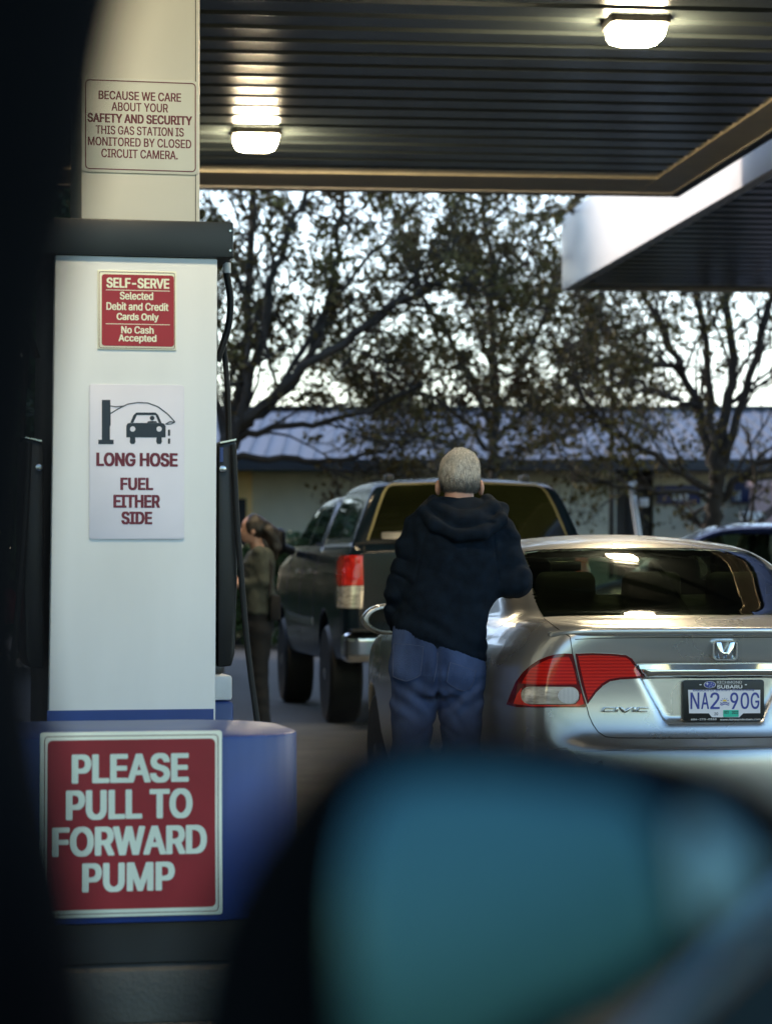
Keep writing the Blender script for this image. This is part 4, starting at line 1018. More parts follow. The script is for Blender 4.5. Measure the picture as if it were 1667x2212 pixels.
    cut(lo_, lambda c, n: openings(c, n, 6.0) | (c[:, 1] > 3.0) & (c[:, 2] < 1.0))
    P('rear_window', win, 'tint_glass', off=.001, step=7, mirror=True, depth=0)
    def seats(kind):
        def g(x, y, z):
            if kind == 'rear_seat':
                s = rbox(x, y - .18 * (z - .9), z, (0, 1.10, .90), (.64, .07, .26), .06)
                for q in (-.38, 0, .38): s = smin(s, rbox(x, y, z, (q, 1.10, 1.19), (.13, .045, .07), .04), .02)
                return s
            s = 1e9
            q = kind
            s = smin(rbox(x, y - .2 * (z - .9), z, (q, 2.05, .92), (.24, .07, .30), .06), rbox(x, y, z, (q, 2.10, 1.24), (.125, .05, .085), .045), .02)
            return smin(s, rbox(x, y, z, (q, 2.35, .62), (.24, .28, .08), .06), .03)
        return g
    sdf_obj('rear_seat', seats('rear_seat'), (-.7, .95, .62), (.7, 1.26, 1.29), .022, 'seat_cloth', t, 1)
    for q in (-.36, .36): sdf_obj('front_seat', seats(q), (q - .3, 1.9, .52), (q + .3, 2.68, 1.35), .024, 'seat_cloth', t, 1)
    mb = MB(); mb.box(-.60, .60, .56, 1.02, 1.02, 1.035, bev=.005); mb.box(-.12, .12, .62, .66, 1.037, 1.06, bev=.008); mb.build('parcel_shelf', 'cabin', t)
    mb = MB(); mb.box(-.10, .10, 2.93, 2.96, 1.26, 1.31, bev=.01); mb.tube([(0, 2.96, 1.28), (0, 3.0, 1.34)], .012, 6); mb.build('interior_mirror', 'black_plastic', t)
    mb = MB(); mb.tube([(-.36 + .18 * math.cos(a), 2.72 + .05 * math.sin(a), .93 + .18 * math.sin(a)) for a in np.linspace(0, 2 * math.pi, 25)], .015, 6); mb.build('steering_wheel', 'black_plastic', t)
    P('window_seal', strip([(255, 300), (330, 289), (500, 283), (700, 279), (965, 276)], 5), 'chrome', off=.003, step=6, mirror=True)
    # plate: frame, plate, lettering, on a flat frame of its own
    c = SF.on_y(1037 + 1383 * .3779, 1080.3 + 1146 * .3779, .112); pfw = SF.l2w(c)
    pe = bpy.data.objects.new('number_plate', None); COL.objects.link(pe); pe.parent = t; pe.location = tuple(c)
    p2 = Fr(pfw, SF.rz)
    # crop: source x = 1600 + zx*.19736, y = 1640 + zy*.19731 -> view * .8642
    q = lambda a, b: p2.xz((1600 + a * .19736) * .8642, (1640 + b * .19731) * .8642)
    def bx(x0, y0, x1, y1): 
        m = q((x0 + x1) / 2, (y0 + y1) / 2); a = q(x0, (y0 + y1) / 2); b = q(x1, (y0 + y1) / 2); u = q((x0 + x1) / 2, y0); w = q((x0 + x1) / 2, y1)
        return (a[0], b[0], w[1], u[1])
    mb = MB(); mb.prism(rrect(*bx(526, 300, 1552, 822), .012), -.014, -.002, bev=.002); mb.build('plate_frame', 'black_plastic', pe)
    a = [q(588, 425), q(1500, 425), q(1500, 720), q(1285, 722), q(1235, 772), q(890, 772), q(850, 722), q(602, 722)]
    mb = MB(); mb.prism(a, -.0158, -.0141); pl = mb.build('plate', 'plate_white', pe, False)
    mb = MB(); Y = -.0168
    for s, x0, x1 in (('N', 616, 730), ('A', 752, 852), ('2', 866, 986), ('9', 1118, 1222), ('0', 1250, 1358), ('G', 1378, 1488)): write(mb, s, bx(x0, 458, x1, 668), Y, .012)
    write(mb, 'Beautiful British Columbia', bx(650, 412, 1420, 442), Y, .01)
    mb.build('plate_number', 'plate_blue', pe, False)
    mb = MB(); mb.prism(rrect(*bx(1030, 680, 1226, 768), .002), -.0166, -.0160); mb.build('sticker', 'sticker_green', pe, False)
    mb = MB(); write(mb, 'OCT', bx(1042, 692, 1104, 728), Y, .03); write(mb, '2022', bx(1138, 692, 1222, 730), Y, .03); write(mb, 'SUNDRY PARKET', bx(1042, 742, 1220, 758), Y, .01) if False else None
    mb.build('sticker_lettering', 'ink', pe, False); mb = MB(); write(mb, '20', bx(918, 710, 966, 746), Y, .01); mb.build('plate_year', 'ink', pe, False)
    mb = MB(); write(mb, 'RICHMOND', bx(952, 312, 1268, 342), Y + .001, .0); write(mb, 'SUBARU', bx(952, 366, 1272, 408), Y + .001, .045)
    write(mb, '604-273-0333', bx(624, 786, 946, 810), Y + .001, .03); write(mb, 'www.richmondsubaru.com', bx(990, 786, 1502, 812), Y + .001, .02)
    u = bx(952, 350, 1268, 353); mb.box(u[0], u[1], Y + .001, Y + .002, u[2], u[3])
    for x in (745, 1318): u = bx(x - 12, 354, x + 12, 366); mb.box(u[0], u[1], Y + .001, Y + .002, u[2], u[3])
    mb.build('frame_lettering', 'white_print', pe, False)
    # dealer oval with six stars, and the sun and waves in the middle of the number
    ov = lambda k: [q(862 + 76 * k * math.cos(a), 360 + 44 * k * math.sin(a)) for a in np.linspace(0, 2 * math.pi, 33)[:-1]]
    mb = MB(); ring(ov(1), ov(.93), Y, Y + .001, mb)
    for x, y, s in ((830, 348, 30), (882, 342, 12), (910, 356, 12), (875, 366, 12), (858, 378, 11), (898, 380, 12)):
        mb.prism([q(x + s * (1 if i % 2 == 0 else .22) * math.cos(i * math.pi / 4), y + s * .75 * (1 if i % 2 == 0 else .22) * math.sin(i * math.pi / 4)) for i in range(8)], Y, Y + .001)
    mb.build('oval_emblem', 'white_print', pe, False)
    mb = MB(); mb.prism(ov(.9), Y + .0012, Y + .002); mb.build('oval_field', 'plate_blue', pe, False)
    mb = MB(); mb.prism([q(1050 + 26 * math.cos(a), 572 - 24 * math.sin(a)) for a in np.linspace(0, math.pi, 13)], Y, Y + .001)
    mb.build('plate_sun', 'sun_yellow', pe, False)
    mb = MB()
    for dy in (582, 604):
        mb.prism([q(992 + i * 14.5, dy + 7 * math.sin(i * 1.1)) for i in range(9)] + [q(1108 - i * 14.5, dy + 12 + 7 * math.sin((8 - i) * 1.1)) for i in range(9)], Y, Y + .001)
    for an in (20, 55, 90, 125, 160):
        ca, sa = math.cos(R(an)), math.sin(R(an)); mb.prism([q(1050 + 32 * ca - 3 * sa, 572 - 30 * sa - 3 * ca), q(1050 + 54 * ca - 4 * sa, 572 - 46 * sa - 4 * ca), q(1050 + 54 * ca + 4 * sa, 572 - 46 * sa + 4 * ca), q(1050 + 32 * ca + 3 * sa, 572 - 30 * sa + 3 * ca)], Y, Y + .001)
    mb.build('plate_waves', 'plate_blue', pe, False)
    # H emblem
    def flat(px, py, yl): return SF.xz(1037 + px * .3779, 1080.3 + py * .3779, yl)
    ey = .062; e = bpy.data.objects.new('emblem', None); COL.objects.link(e); e.parent = t; e.location = (0, 0, 0)
    k = lambda a, b: flat(a, b, ey)
    def rr(x0, x1, y0, y1, r): return [k(a, b) for a, b in rrect(x0, x1, y0, y1, r)]
    mb = MB(); o = rr(1324, 1467, 801, 916, 26); i = rr(1333, 1458, 809, 908, 20); ring(o, i, ey - .008, ey + .02, mb); mb.build('emblem_ring', 'chrome', e)
    mb = MB()
    mb.prism([k(1345, 812), k(1372, 812), k(1386, 868), k(1405, 868), k(1424, 812), k(1449, 812), k(1438, 860), k(1430, 906), k(1408, 906), k(1404, 884), k(1389, 884), k(1384, 906), k(1362, 906), k(1355, 860)], ey - .009, ey + .016, bev=.0015)
    mb.build('emblem_letter', 'chrome', e)
    # model lettering
    ly = .088; mb = MB(); a = flat(697, 1211, ly); b = flat(958, 1182, ly)
    def letter(pts): mb.prism([flat(x, y, ly) for x, y in pts], ly - .010, ly + .02, bev=.0008)
    letter([(706, 1183), (762, 1183), (760, 1190), (712, 1190), (708, 1203), (756, 1203), (753, 1210), (700, 1210), (695, 1204)])
    letter([(772, 1183), (786, 1183), (782, 1210), (766, 1210)])
    letter([(793, 1183), (808, 1183), (826, 1202), (852, 1183), (868, 1183), (832, 1214), (820, 1214)])
    letter([(872, 1183), (886, 1183), (884, 1210), (868, 1210)])
    letter([(900, 1183), (958, 1183), (956, 1190), (906, 1190), (903, 1203), (952, 1203), (949, 1210), (896, 1210), (891, 1204)])
    mb.build('model_lettering', 'steel', t, True, 30)
    # sides, windscreen, wheels, mirrors, front lights
    for sg in (-1, 1):
        side_patch('side_window', f, S1, 'x', sg, 'tint_glass', t, depth=0, off=.001)
        side_patch('side_window', f, S2, 'x', sg, 'tint_glass', t, depth=0, off=.001)
        for yy in (.93, 3.63): wheel(t, sg * .745, yy, .315, .2, sg)
        mp = SF.on_y(838, 1338, 2.95); mx, mz = abs(mp[0]), mp[2]
        def ms(x, y, z): return smax(ellipsoid(x, y, z, (sg * mx, 2.98, mz), (.128, .14, .078)), 2.945 - y, .012)
        mir = sdf_obj('door_mirror', ms, (sg * mx - .16, 2.9, mz - .11), (sg * mx + .16, 3.16, mz + .11), .008, 'silver_paint', t)
        mb = MB(); mb.prism([(sg * mx + .100 * math.cos(a), mz + .056 * math.sin(a)) for a in np.linspace(0, 2 * math.pi, 33)[:-1]], 2.932, 2.944); mb.build('mirror_glass', 'car_glass', mir)
        mb = MB(); mb.tube([(sg * (mx - .06), 3.03, mz - .05), (sg * .80, 3.1, .985)], [.03, .035], 8); mb.build('mirror_arm', 'silver_paint', mir)
        side_patch('headlight', f, [(sg * .45, .62), (sg * .75, .68), (sg * .74, .74), (sg * .5, .70)], 'y', 6.0, 'lamp_clear', t)
    side_patch('windscreen', f, WS, 'y', 6.0, 'tint_glass', t, depth=0, off=.001)
    return t, body
sedan_t, sedan_o = sedan()

# ---- a dark blue car far right: only its roof shows
def far_car():
    S = 1.24; t = empty('parked_car', (6.25, 30.6, 0), R(90), label='dark blue car at the far right, only its roof and side glass showing', cat='car')
    ob = bpy.data.objects.new('body', sedan_o.data); COL.objects.link(ob); ob.parent = t; ob.scale = (1.0, 1.0, S)
    ob.material_slots[0].link = 'OBJECT'; ob.material_slots[0].material = M['navy_paint']
    for o in list(sedan_t.children):
        if o.name.split('.')[0] in ('side_window', 'windscreen', 'rear_window', 'cabin_lining', 'rear_seat', 'front_seat'):
            c = o.copy(); COL.objects.link(c); c.parent = t; c.scale = (1, 1, S)
    for sg in (-1, 1):
        for yy in (.93, 3.63): wheel(t, sg * .745, yy, .38, .2, sg)
far_car()

# ---- the dark pickup with a canopy over its bed
TF = Fr((.655, 21.35, 0), R(8))
t_side = chaikin([(.03, .60), (.0, .75), (.0, 1.40), (.02, 1.43), (.2, 1.435), (2.1, 1.435), (4.25, 1.43), (4.6, 1.38), (5.3, 1.28), (5.62, 1.18), (5.75, .95), (5.72, .6), (5.5, .48), (.4, .52)], 2)
t_plan = [(0, .0), (.85, .0), (.95, .02), (1.0, .08), (1.005, .6), (1.005, 5.0), (.98, 5.4), (.85, 5.65), (.5, 5.74), (0, 5.75)]
t_plan = chaikin(t_plan + [(-a, b) for a, b in t_plan[::-1]], 1)
t_cw = smooth_tab([(.4, .93), (.6, .975), (.85, 1.0), (1.1, .995), (1.3, .965), (1.42, .93), (1.5, .90)])
top_side = chaikin([(.02, 1.38), (.04, 1.46), (.12, 1.72), (.21, 1.93), (.32, 1.985), (.8, 2.005), (1.6, 2.0), (1.98, 1.97), (2.02, 1.38)], 2)
cab_side = chaikin([(2.05, 1.38), (2.08, 1.7), (2.2, 1.88), (2.6, 1.935), (3.3, 1.93), (3.7, 1.87), (4.1, 1.68), (4.6, 1.38), (4.6, 1.3), (2.05, 1.3)], 2)
t_gw = smooth_tab([(1.3, .95), (1.42, .935), (1.6, .865), (1.8, .785), (1.92, .72), (1.98, .65), (2.05, .45)])
def truck_body(x, y, z):
    ax = np.abs(x); k = lerp_t(z, t_cw)
    low = smax(sd_poly(y, z, t_side), sd_poly(ax / k, y, t_plan) * k, .03)
    r = np.minimum(np.sqrt((y - 1.25) ** 2 + (z - .42) ** 2), np.sqrt((y - 4.75) ** 2 + (z - .42) ** 2))
    low = smax(low, -np.maximum(r - .50, .62 - ax), .02)
    zz = z + .05 * (ax / .75) ** 2
    w = lerp_t(z, t_gw)
    a = smax(sd_poly(y, zz, top_side), (ax - w) * .93, .03); b = smax(sd_poly(y, zz, cab_side), (ax - w) * .93, .08)
    return smin(low, np.minimum(a, b), .02)
Z5 = lambda pts: [(501.2 + a * .3733, 907.4 + b * .3733) for a, b in pts]
def truck():
    t = empty('pickup_truck', TF.loc, TF.rz, label='dark pickup truck with a glazed canopy over its bed, parked ahead of the man', cat='pickup truck')
    f = truck_body
    sdf_obj('body', f, (-1.06, -.06, .40), (1.06, 5.82, 2.07), .024, 'dark_paint', t)
    P = lambda name, pts, m, **k: patch(name, f, TF, Z5(pts), m, k.pop('parent', t), **k)
    red = [(628, 786), (755, 785), (758, 955), (616, 958), (611, 900), (616, 830)]; clr = [(616, 962), (758, 959), (753, 1090), (613, 1087)]
    for mir in (False, True):
        kw = dict(mirror=mir, both=False) if mir else {}
        o = P('tail_light', red, 'lamp_red_plain', off=.012, step=9, depth=.02, **kw)
        P('round_lens', [(700 + 44 * math.cos(a), 860 + 70 * math.sin(a)) for a in np.linspace(0, 2 * math.pi, 25)[:-1]], 'lamp_red', off=.016, step=9, parent=o, **kw)
        P('clear_lens', clr, 'lamp_clear', off=.012, step=9, depth=.02, parent=o, **kw)
    # rear window of the bed canopy with its pale frame
    win = [(792, 690), (820, 610), (855, 500), (885, 425), (905, 395), (935, 384), (1357, 372), (1357, 694)]
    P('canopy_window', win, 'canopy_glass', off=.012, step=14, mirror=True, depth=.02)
    P('window_frame', strip([(786, 696), (812, 612), (848, 500), (878, 422), (900, 390), (930, 377), (1357, 365)], 13), 'dull_brass', off=.010, step=9, mirror=True, depth=.014)
    P('window_handle', rrect(862, 985, 655, 695, 8), 'chrome', off=.030, step=9, depth=.02)
    P('tailgate_gap', strip([(765, 725), (763, 900), (762, 1085), (764, 1200)], 7), 'gap', off=.001, step=8, mirror=True)
    P('tailgate_top', strip([(690, 716), (765, 712), (1000, 706), (1357, 702)], 8), 'gap', off=.001, step=8, mirror=True)
    for sg in (-1, 1):
        S = lambda n, pts, m='car_glass', **k: side_patch(n, f, pts, 'x', sg, m, t, off=k.get('off', .004), step=.08)
        S('canopy_side_window', [(.30, 1.52), (.42, 1.80), (.98, 1.84), (.98, 1.52)]); S('canopy_side_window', [(1.03, 1.52), (1.03, 1.84), (1.85, 1.83), (1.88, 1.52)])
        S('cab_window', [(2.25, 1.47), (2.35, 1.80), (3.05, 1.82), (3.05, 1.47)]); S('cab_window', [(3.12, 1.47), (3.12, 1.82), (3.55, 1.80), (3.95, 1.62), (4.2, 1.47)])
        for pts in ([(2.02, .62), (2.02, 1.2), (2.03, 1.95)], [(3.08, .62), (3.09, 1.42)], [(4.2, .70), (4.22, 1.40)]): S('door_gap', strip(pts, .02), 'gap', off=.0015)
        S('canopy_rail', strip([(.06, 1.452), (2.0, 1.455)], .03), 'steel', off=.006)
        S('door_handle', rrect(2.22, 2.40, 1.22, 1.26, .015), 'steel', off=.03); S('door_handle', rrect(3.2, 3.38, 1.22, 1.26, .015), 'steel', off=.03)
        S('side_trim', strip([(2.1, .82), (3.1, .82), (4.2, .84)], .06), 'steel', off=.006)
        for yy in (1.25, 4.75): wheel(t, sg * .86, yy, .405, .27, sg)
        def ms(x, y, z): return rbox(x, y, z, (sg * 1.16, 4.0, 1.52), (.13, .07, .12), .05)
        o = sdf_obj('door_mirror', ms, (sg * 1.16 - .18, 3.9, 1.36), (sg * 1.16 + .18, 4.12, 1.7), .02, 'black_plastic', t)
        mb = MB(); mb.tube([(sg * 1.05, 4.02, 1.46), (sg * .95, 4.05, 1.42)], .04, 8); mb.build('mirror_arm', 'black_plastic', o)
    # chrome bumper with turned-in corners
    def bs(x, y, z):
        yy = y - .14 * (np.abs(x) / 1.0) ** 4
        return rbox(x, yy, z, (0, -.10, .655), (1.0, .10, .115), .045)
    o = sdf_obj('rear_bumper', bs, (-1.05, -.25, .5), (1.05, .25, .82), .02, 'chrome', t)
    mb = MB(); mb.box(-.95, .95, -.16, .08, .776, .80, bev=.008); mb.build('step_pad', 'black_plastic', o)
    mb = MB(); mb.tube([(0, -.1, .52), (0, -.22, .5)], .035, 10); mb.box(-.5, .5, .0, .12, .42, .53); mb.build('tow_bar', 'black_plastic', t)
    for x in (-.55, .55):
        mb = MB(); mb.box(x - .03, x + .03, .55, .75, 1.955, 2.02, bev=.01); mb.build('roof_rack_mount', 'black_plastic', t)
truck()
# ------------------------------------------------------------------ people
def hand_parts(x, y, z, w, d, side, thumb):
    """palm and five unequal curled fingers from the wrist w along d; side = across the palm, thumb = the way the thumb leaves"""
    w, d, side, thumb = (np.array(q, float) for q in (w, d, side, thumb)); d /= np.linalg.norm(d); side /= np.linalg.norm(side); nrm = np.cross(d, side)
    s = capsule(x, y, z, w, w + d * .085, .026, .030)
    for i, L in enumerate((.068, .078, .073, .056)):
        a = w + d * .085 + side * (.030 - .020 * i); b = a + d * L * .55 + nrm * .006; c = b + d * L * .35 + nrm * L * .45
        s = smin(s, smin(capsule(x, y, z, a, b, .0095, .0088), capsule(x, y, z, b, c, .0088, .0075), .004), .006)
    a = w + d * .028 + side * .022; b = a + thumb * .040 + d * .022; c = b + d * .034 + thumb * .008
    return smin(s, smin(capsule(x, y, z, a, b, .0125, .0110), capsule(x, y, z, b, c, .0105, .0090), .004), .008)

MS = 529.5
manf = Fr(((945 - CX) / F * 11.15, 11.15, 0), 0)
mX = lambda px: (px - 945) / MS
mZ = lambda py: H - (py - YH) / MS
def man():
    p = lambda px, py, y=0.0: (mX(px), y, mZ(py))
    # skeleton
    Ls, Le, Lw = p(903, 1140, .02), p(866, 1285, .03), (mX(885), .25, 1.02)
    Rs, Re, Rw = p(1075, 1142, .02), p(1113, 1250, .05), (mX(1105), .31, 1.19)
    hc = p(993, 1028, .07)
    def body(x, y, z):
        s = ellipsoid(x, y, z, (hc[0], hc[1] - .005, hc[2] + .004), (.075, .094, .094))
        s = smin(s, ellipsoid(x, y, z, (hc[0], hc[1] + .045, hc[2] - .055), (.055, .058, .062)), .03)           # jaw
        s = smin(s, ellipsoid(x, y, z, (hc[0], hc[1] + .105, hc[2] - .022), (.012, .020, .026)), .012)            # nose
        for q in (-1, 1):
            s = smax(s, -ellipsoid(x, y, z, (hc[0] + q * .032, hc[1] + .100, hc[2] + .006), (.017, .018, .011)), .010)  # eye sockets
            e = ellipsoid(x - q * .25 * (-(y - hc[1])), y, z, (hc[0] + q * .0865, hc[1] - .006, hc[2] - .047), (.0115, .022, .033))
            e = smax(e, -ellipsoid(x, y, z, (hc[0] + q * .101, hc[1] + .004, hc[2] - .045), (.010, .014, .022)), .006)
            s = smin(s, e, .008)
        s = smax(s, -ellipsoid(x, y, z, (hc[0], hc[1] + .108, hc[2] - .066), (.026, .014, .0035)), .004)            # mouth
        s = smin(s, capsule(x, y, z, (hc[0] - .002, hc[1] - .025, hc[2] - .05), (mX(990), .0, mZ(1125)), .056, .070), .025)
        s = smin(s, stack(x, y, z, [(mZ(1450), 0, 0, .16, .11), (mZ(1330), mX(950), .01, .15, .11), (mZ(1180), mX(982), .01, .17, .115), (mZ(1125), mX(985), .0, .15, .08)], .05), .05)
        for a, b, c in ((Ls, Le, Lw), (Rs, Re, Rw)):
            s = smin(s, capsule(x, y, z, a, b, .052, .042), .04); s = smin(s, capsule(x, y, z, b, c, .042, .030), .015)
        for q, (kx, ky), ax in ((-1, (-.115, .03), -.13), (1, (.10, .02), .11)):
            s = smin(s, capsule(x, y, z, (q * .085, 0, .90), (kx, ky, .50), .085, .052), .03); s = smin(s, capsule(x, y, z, (kx, ky, .50), (ax, -.02, .08), .050, .036), .02)
        s = smin(s, hand_parts(x, y, z, Lw, (.10, .9, -.42), (.25, 0, .9), (.9, .1, .3)), .010)
        s = smin(s, hand_parts(x, y, z, Rw, (-.25, .95, .02), (-.95, -.25, 0), (-.6, .4, -.4)), .010)
        return s
    t = sdf_obj('person', body, (-.36, -.20, .04), (.46, .52, 1.80), .0095, 'skin')
    t.location = tuple(manf.loc)
    tag(t, 'grey haired man in a dark hooded sweatshirt and blue jeans, seen from behind', 'person')
    # hair: a cap over the skull with a low neckline, cropped short
    def hair(x, y, z):
        n = .004 * vnoise(x * 55, y * 55, z * 30, 3) + .0022 * vnoise(x * 150, y * 150, z * 60, 4)
        s = smin(ellipsoid(x, y, z, (hc[0], hc[1] - .008, hc[2] + .006), (.0835, .103, .0985)), ellipsoid(x, y, z, (hc[0] + .008, hc[1] - .01, hc[2] + .045), (.058, .07, .062)), .03)
        s = smin(s, ellipsoid(x, y, z, (hc[0] + .002, hc[1] - .035, hc[2] - .036), (.072, .066, .050)), .025) + n
        low = hc[2] - .074 + .012 * np.abs(x - hc[0]) / .08 + .20 * np.clip(y - hc[1] + .02, 0, 1) * 1.0
        s = smax(s, low - z + .004 * vnoise(x * 90, y * 90, z * 20, 8), .006)
        for q in (-1, 1): s = smax(s, -ellipsoid(x, y, z, (hc[0] + q * .092, hc[1] + .002, hc[2] - .052), (.019, .036, .046)), .006)
        s = smax(s, -ellipsoid(x, y, z, (hc[0], hc[1] + .13, hc[2] - .045), (.10, .075, .10)), .01)
        return s
    hr = sdf_obj('hair', hair, (hc[0] - .11, hc[1] - .14, hc[2] - .12), (hc[0] + .11, hc[1] + .13, hc[2] + .14), .0045, 'hair_grey', t, 1)
    # short strands standing off the scalp
    rng = np.random.default_rng(7); me = hr.data; co_ = np.array([v.co for v in me.vertices]); no = np.array([v.normal for v in me.vertices])
    idx = rng.integers(0, len(co_), 26000); P0 = co_[idx]; N0 = no[idx]; dn = np.array([0, -.15, -.9])[None] * np.clip((hc[2] + .075 - P0[:, 2:3]) / .06, 0.0, 1) + rng.normal(0, .25, P0.shape)
    D0 = N0 * .55 + dn; D0 /= np.linalg.norm(D0, axis=1)[:, None]; sd_ = np.cross(D0, N0 + 1e-3); sd_ /= np.linalg.norm(sd_, axis=1)[:, None] + 1e-9
    L = rng.uniform(.005, .010, len(P0))[:, None]; wv = .0007; mid = (P0[:, 2] - (hc[2] - .08)) / .13 + rng.normal(0, .22, len(P0))
    V = np.stack([P0 - sd_ * wv, P0 + sd_ * wv, P0 + D0 * L], 1).reshape(-1, 3); 
    V = V.reshape(-1, 3, 3)
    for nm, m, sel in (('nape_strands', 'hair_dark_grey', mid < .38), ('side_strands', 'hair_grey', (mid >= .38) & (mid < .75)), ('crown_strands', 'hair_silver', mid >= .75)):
        w = V[sel].reshape(-1, 3); link_mesh(nm, w, np.arange(len(w)).reshape(-1, 3), m, hr, False)
    for q in (-1, 1):
        mb = MB(); bm = bmesh.new(); bmesh.ops.create_uvsphere(bm, u_segments=12, v_segments=8, radius=.0115)
        mb.addbm(bm, Matrix.Translation((hc[0] + q * .031, hc[1] + .086, hc[2] + .006))); mb.build('eye', 'eye_white', t)
    mb = MB()
    for q in (-1, 1):
        mb.tube([(hc[0] + q * .078, hc[1] - .012, hc[2] - .028), (hc[0] + q * .0835, hc[1] - .006, hc[2] - .006), (hc[0] + q * .082, hc[1] + .03, hc[2] + .004), (hc[0] + q * .070, hc[1] + .115, hc[2] + .006)], .0028, 6)
        c = [(hc[0] + q * .034 + .026 * math.cos(a), hc[1] + .118, hc[2] + .004 + .018 * math.sin(a)) for a in np.linspace(0, 2 * math.pi, 17)]; mb.tube(c, .002, 5)
    mb.tube([(hc[0] - .009, hc[1] + .119, hc[2] + .008), (hc[0] + .009, hc[1] + .119, hc[2] + .008)], .002, 5); mb.build('spectacles', 'black_plastic', t)
    # hooded sweatshirt
    hem0, hem1 = np.array([mX(840), mZ(1363)]), np.array([mX(1043), mZ(1444)])
    hs = (hem1[1] - hem0[1]) / (hem1[0] - hem0[0])
    def hoodie(x, y, z):
        wz = z + .03 * vnoise(x * 6, y * 6, z * 5, 11); tors = stack(x, y, z, [
            (mZ(1462), mX(943), .0, .198, .140), (mZ(1410), mX(943), .005, .206, .148), (mZ(1380), mX(946), .005, .203, .150), (mZ(1330), mX(957), .005, .198, .146),
            (mZ(1265), mX(970), .0, .198, .142), (mZ(1200), mX(982), -.005, .204, .142), (mZ(1150), mX(987), -.005, .206, .132), (mZ(1120), mX(990), .0, .175, .112), (mZ(1096), mX(991), .012, .115, .090), (mZ(1078), mX(991), .02, .074, .075)], .02)
        sh = smin(capsule(x, y, z, p(935, 1122, .0), p(1050, 1122, .0), .075, .075), tors, .05)
        la = smin(capsule(x, y, z, p(906, 1148, .01), Le, .078, .066), capsule(x, y, z, Le, (Lw[0], Lw[1] - .01, Lw[2]), .066, .043), .03)
        la = smin(la, capsule(x, y, z, p(860, 1300, .06), p(866, 1362, .10), .062, .060), .03)
        ra = smin(capsule(x, y, z, p(1072, 1150, .01), Re, .082, .072), capsule(x, y, z, Re, (Rw[0], Rw[1] - .01, Rw[2]), .070, .043), .03)
        ra = smin(ra, rbox(x, y, z - .25 * (x - mX(1110)), p(1109, 1254, .03), (.072, .075, .054), .04), .02)
        s = smin(smin(sh, la, .022), ra, .026)
        # folds: slanting pulls over the lower back, rings on the sleeves, all part of the cloth
        u = x - mX(945)
        low = np.clip((mZ(1250) - z) / .20, 0, 1)
        f1 = np.sin((wz * 1.0 + .42 * u + .015 * np.sin(u * 22)) * 70 + 2.5 * vnoise(x * 7, y * 5, z * 7, 31)) * .0035 * low
        f2 = vnoise(x * 8 + 3, y * 7, (z + .55 * x) * 14, 5) * .0095 * (.4 + .6 * low) + vnoise(x * 24, y * 20, (z - .4 * x) * 30, 6) * .0030
        arm = np.clip((np.abs(x - mX(985)) - .16) / .05, 0, 1); f3 = np.sin((z + .5 * (x - mX(985)) + .02 * vnoise(x * 8, y * 8, z * 8, 2)) * 60 + 3.0 * vnoise(x * 9, y * 9, z * 9, 32)) * .0028 * arm
        rd = lambda n: np.clip(1 - np.abs(n) * 1.6, 0, 1) ** 2
        f4 = .016 * rd(vnoise(u * 3.2 + 2, y * 3, (z + .50 * u) * 13, 41)) * (.25 + .75 * low) + .011 * rd(vnoise(u * 5, y * 4, (z - .9 * np.abs(u)) * 9, 42)) * np.clip((mZ(1130) - z) / .1, 0, 1)
        f5 = .009 * rd(vnoise(x * 6, y * 6, (z + .35 * (x - mX(985))) * 15, 43)) * arm
        hm = np.clip((z - (hem0[1] + hs * (x - hem0[0])) - .03) / .07, .12, 1)
        s = s + (f1 + f2 + f3 + f4 + f5) * hm - .003
        # raglan seam lines at the sleeve heads
        for q, a, b in ((-1, p(930, 1100, -.1), p(893, 1265, -.06)), (1, p(1056, 1105, -.1), p(1076, 1255, -.06))):
            s = s + .004 * np.exp(-(capsule(x, 0 * y, z, (a[0], 0, a[2]), (b[0], 0, b[2]), 0, 0) / .006) ** 2)
        # the hem: a tight ribbed band, cut along a slant
        hz = z - (hem0[1] + hs * (x - hem0[0]))
        s = s + .016 * np.exp(-(np.clip(hz - .005, -1, 1) / .028) ** 2) * 1.0 - .006 * np.exp(-((hz - .075) / .03) ** 2) + .0012 * np.sin(x * 560) * np.clip((.05 - hz) / .01, 0, 1)
        s = smax(s, -hz, .010)
        # hood lying on the back: an outer roll and the inner fold, open at the throat
        ch = [p(926, 1090, .03), p(915, 1108, -.05), p(938, 1136, -.125), p(985, 1156, -.150), (mX(1040), -.145, mZ(1152)), p(1080, 1124, -.09), p(1083, 1100, -.01), p(1050, 1086, .05)]
        roll = capsule(x, y, z, ch[0], ch[1], .026, .028)
        for i in range(1, len(ch) - 1): roll = smin(roll, capsule(x, y, z, ch[i], ch[i + 1], .027, .027), .015)
        ci = [p(935, 1080, .02), p(940, 1096, -.045), p(975, 1118, -.100), p(1025, 1122, -.100), p(1062, 1100, -.05), p(1052, 1083, .02)]
        roll2 = capsule(x, y, z, ci[0], ci[1], .024, .030)
        for i in range(1, len(ci) - 1): roll2 = smin(roll2, capsule(x, y, z, ci[i], ci[i + 1], .032, .032), .02)
        bag = ellipsoid(x, y, z, p(1002, 1128, -.08), (.125, .070, .050))
        hood = smin(smin(roll, bag, .012), roll2, .010) + .003 * vnoise(x * 25, y * 25, z * 25, 9)
        hood = smax(hood, -ellipsoid(x, y, z, p(1056, 1128, -.155), (.032, .030, .011)), .006)
        s = smin(s, hood, .009)
        return smax(s, -capsule(x, y, z, (hc[0] - .002, hc[1] - .02, hc[2] - .05), (mX(991), .02, mZ(1098)), .064, .066), .008)
    sdf_obj('sweatshirt', hoodie, (-.34, -.24, mZ(1475)), (.50, .36, mZ(1060)), .0068, 'hoodie', t, 1)
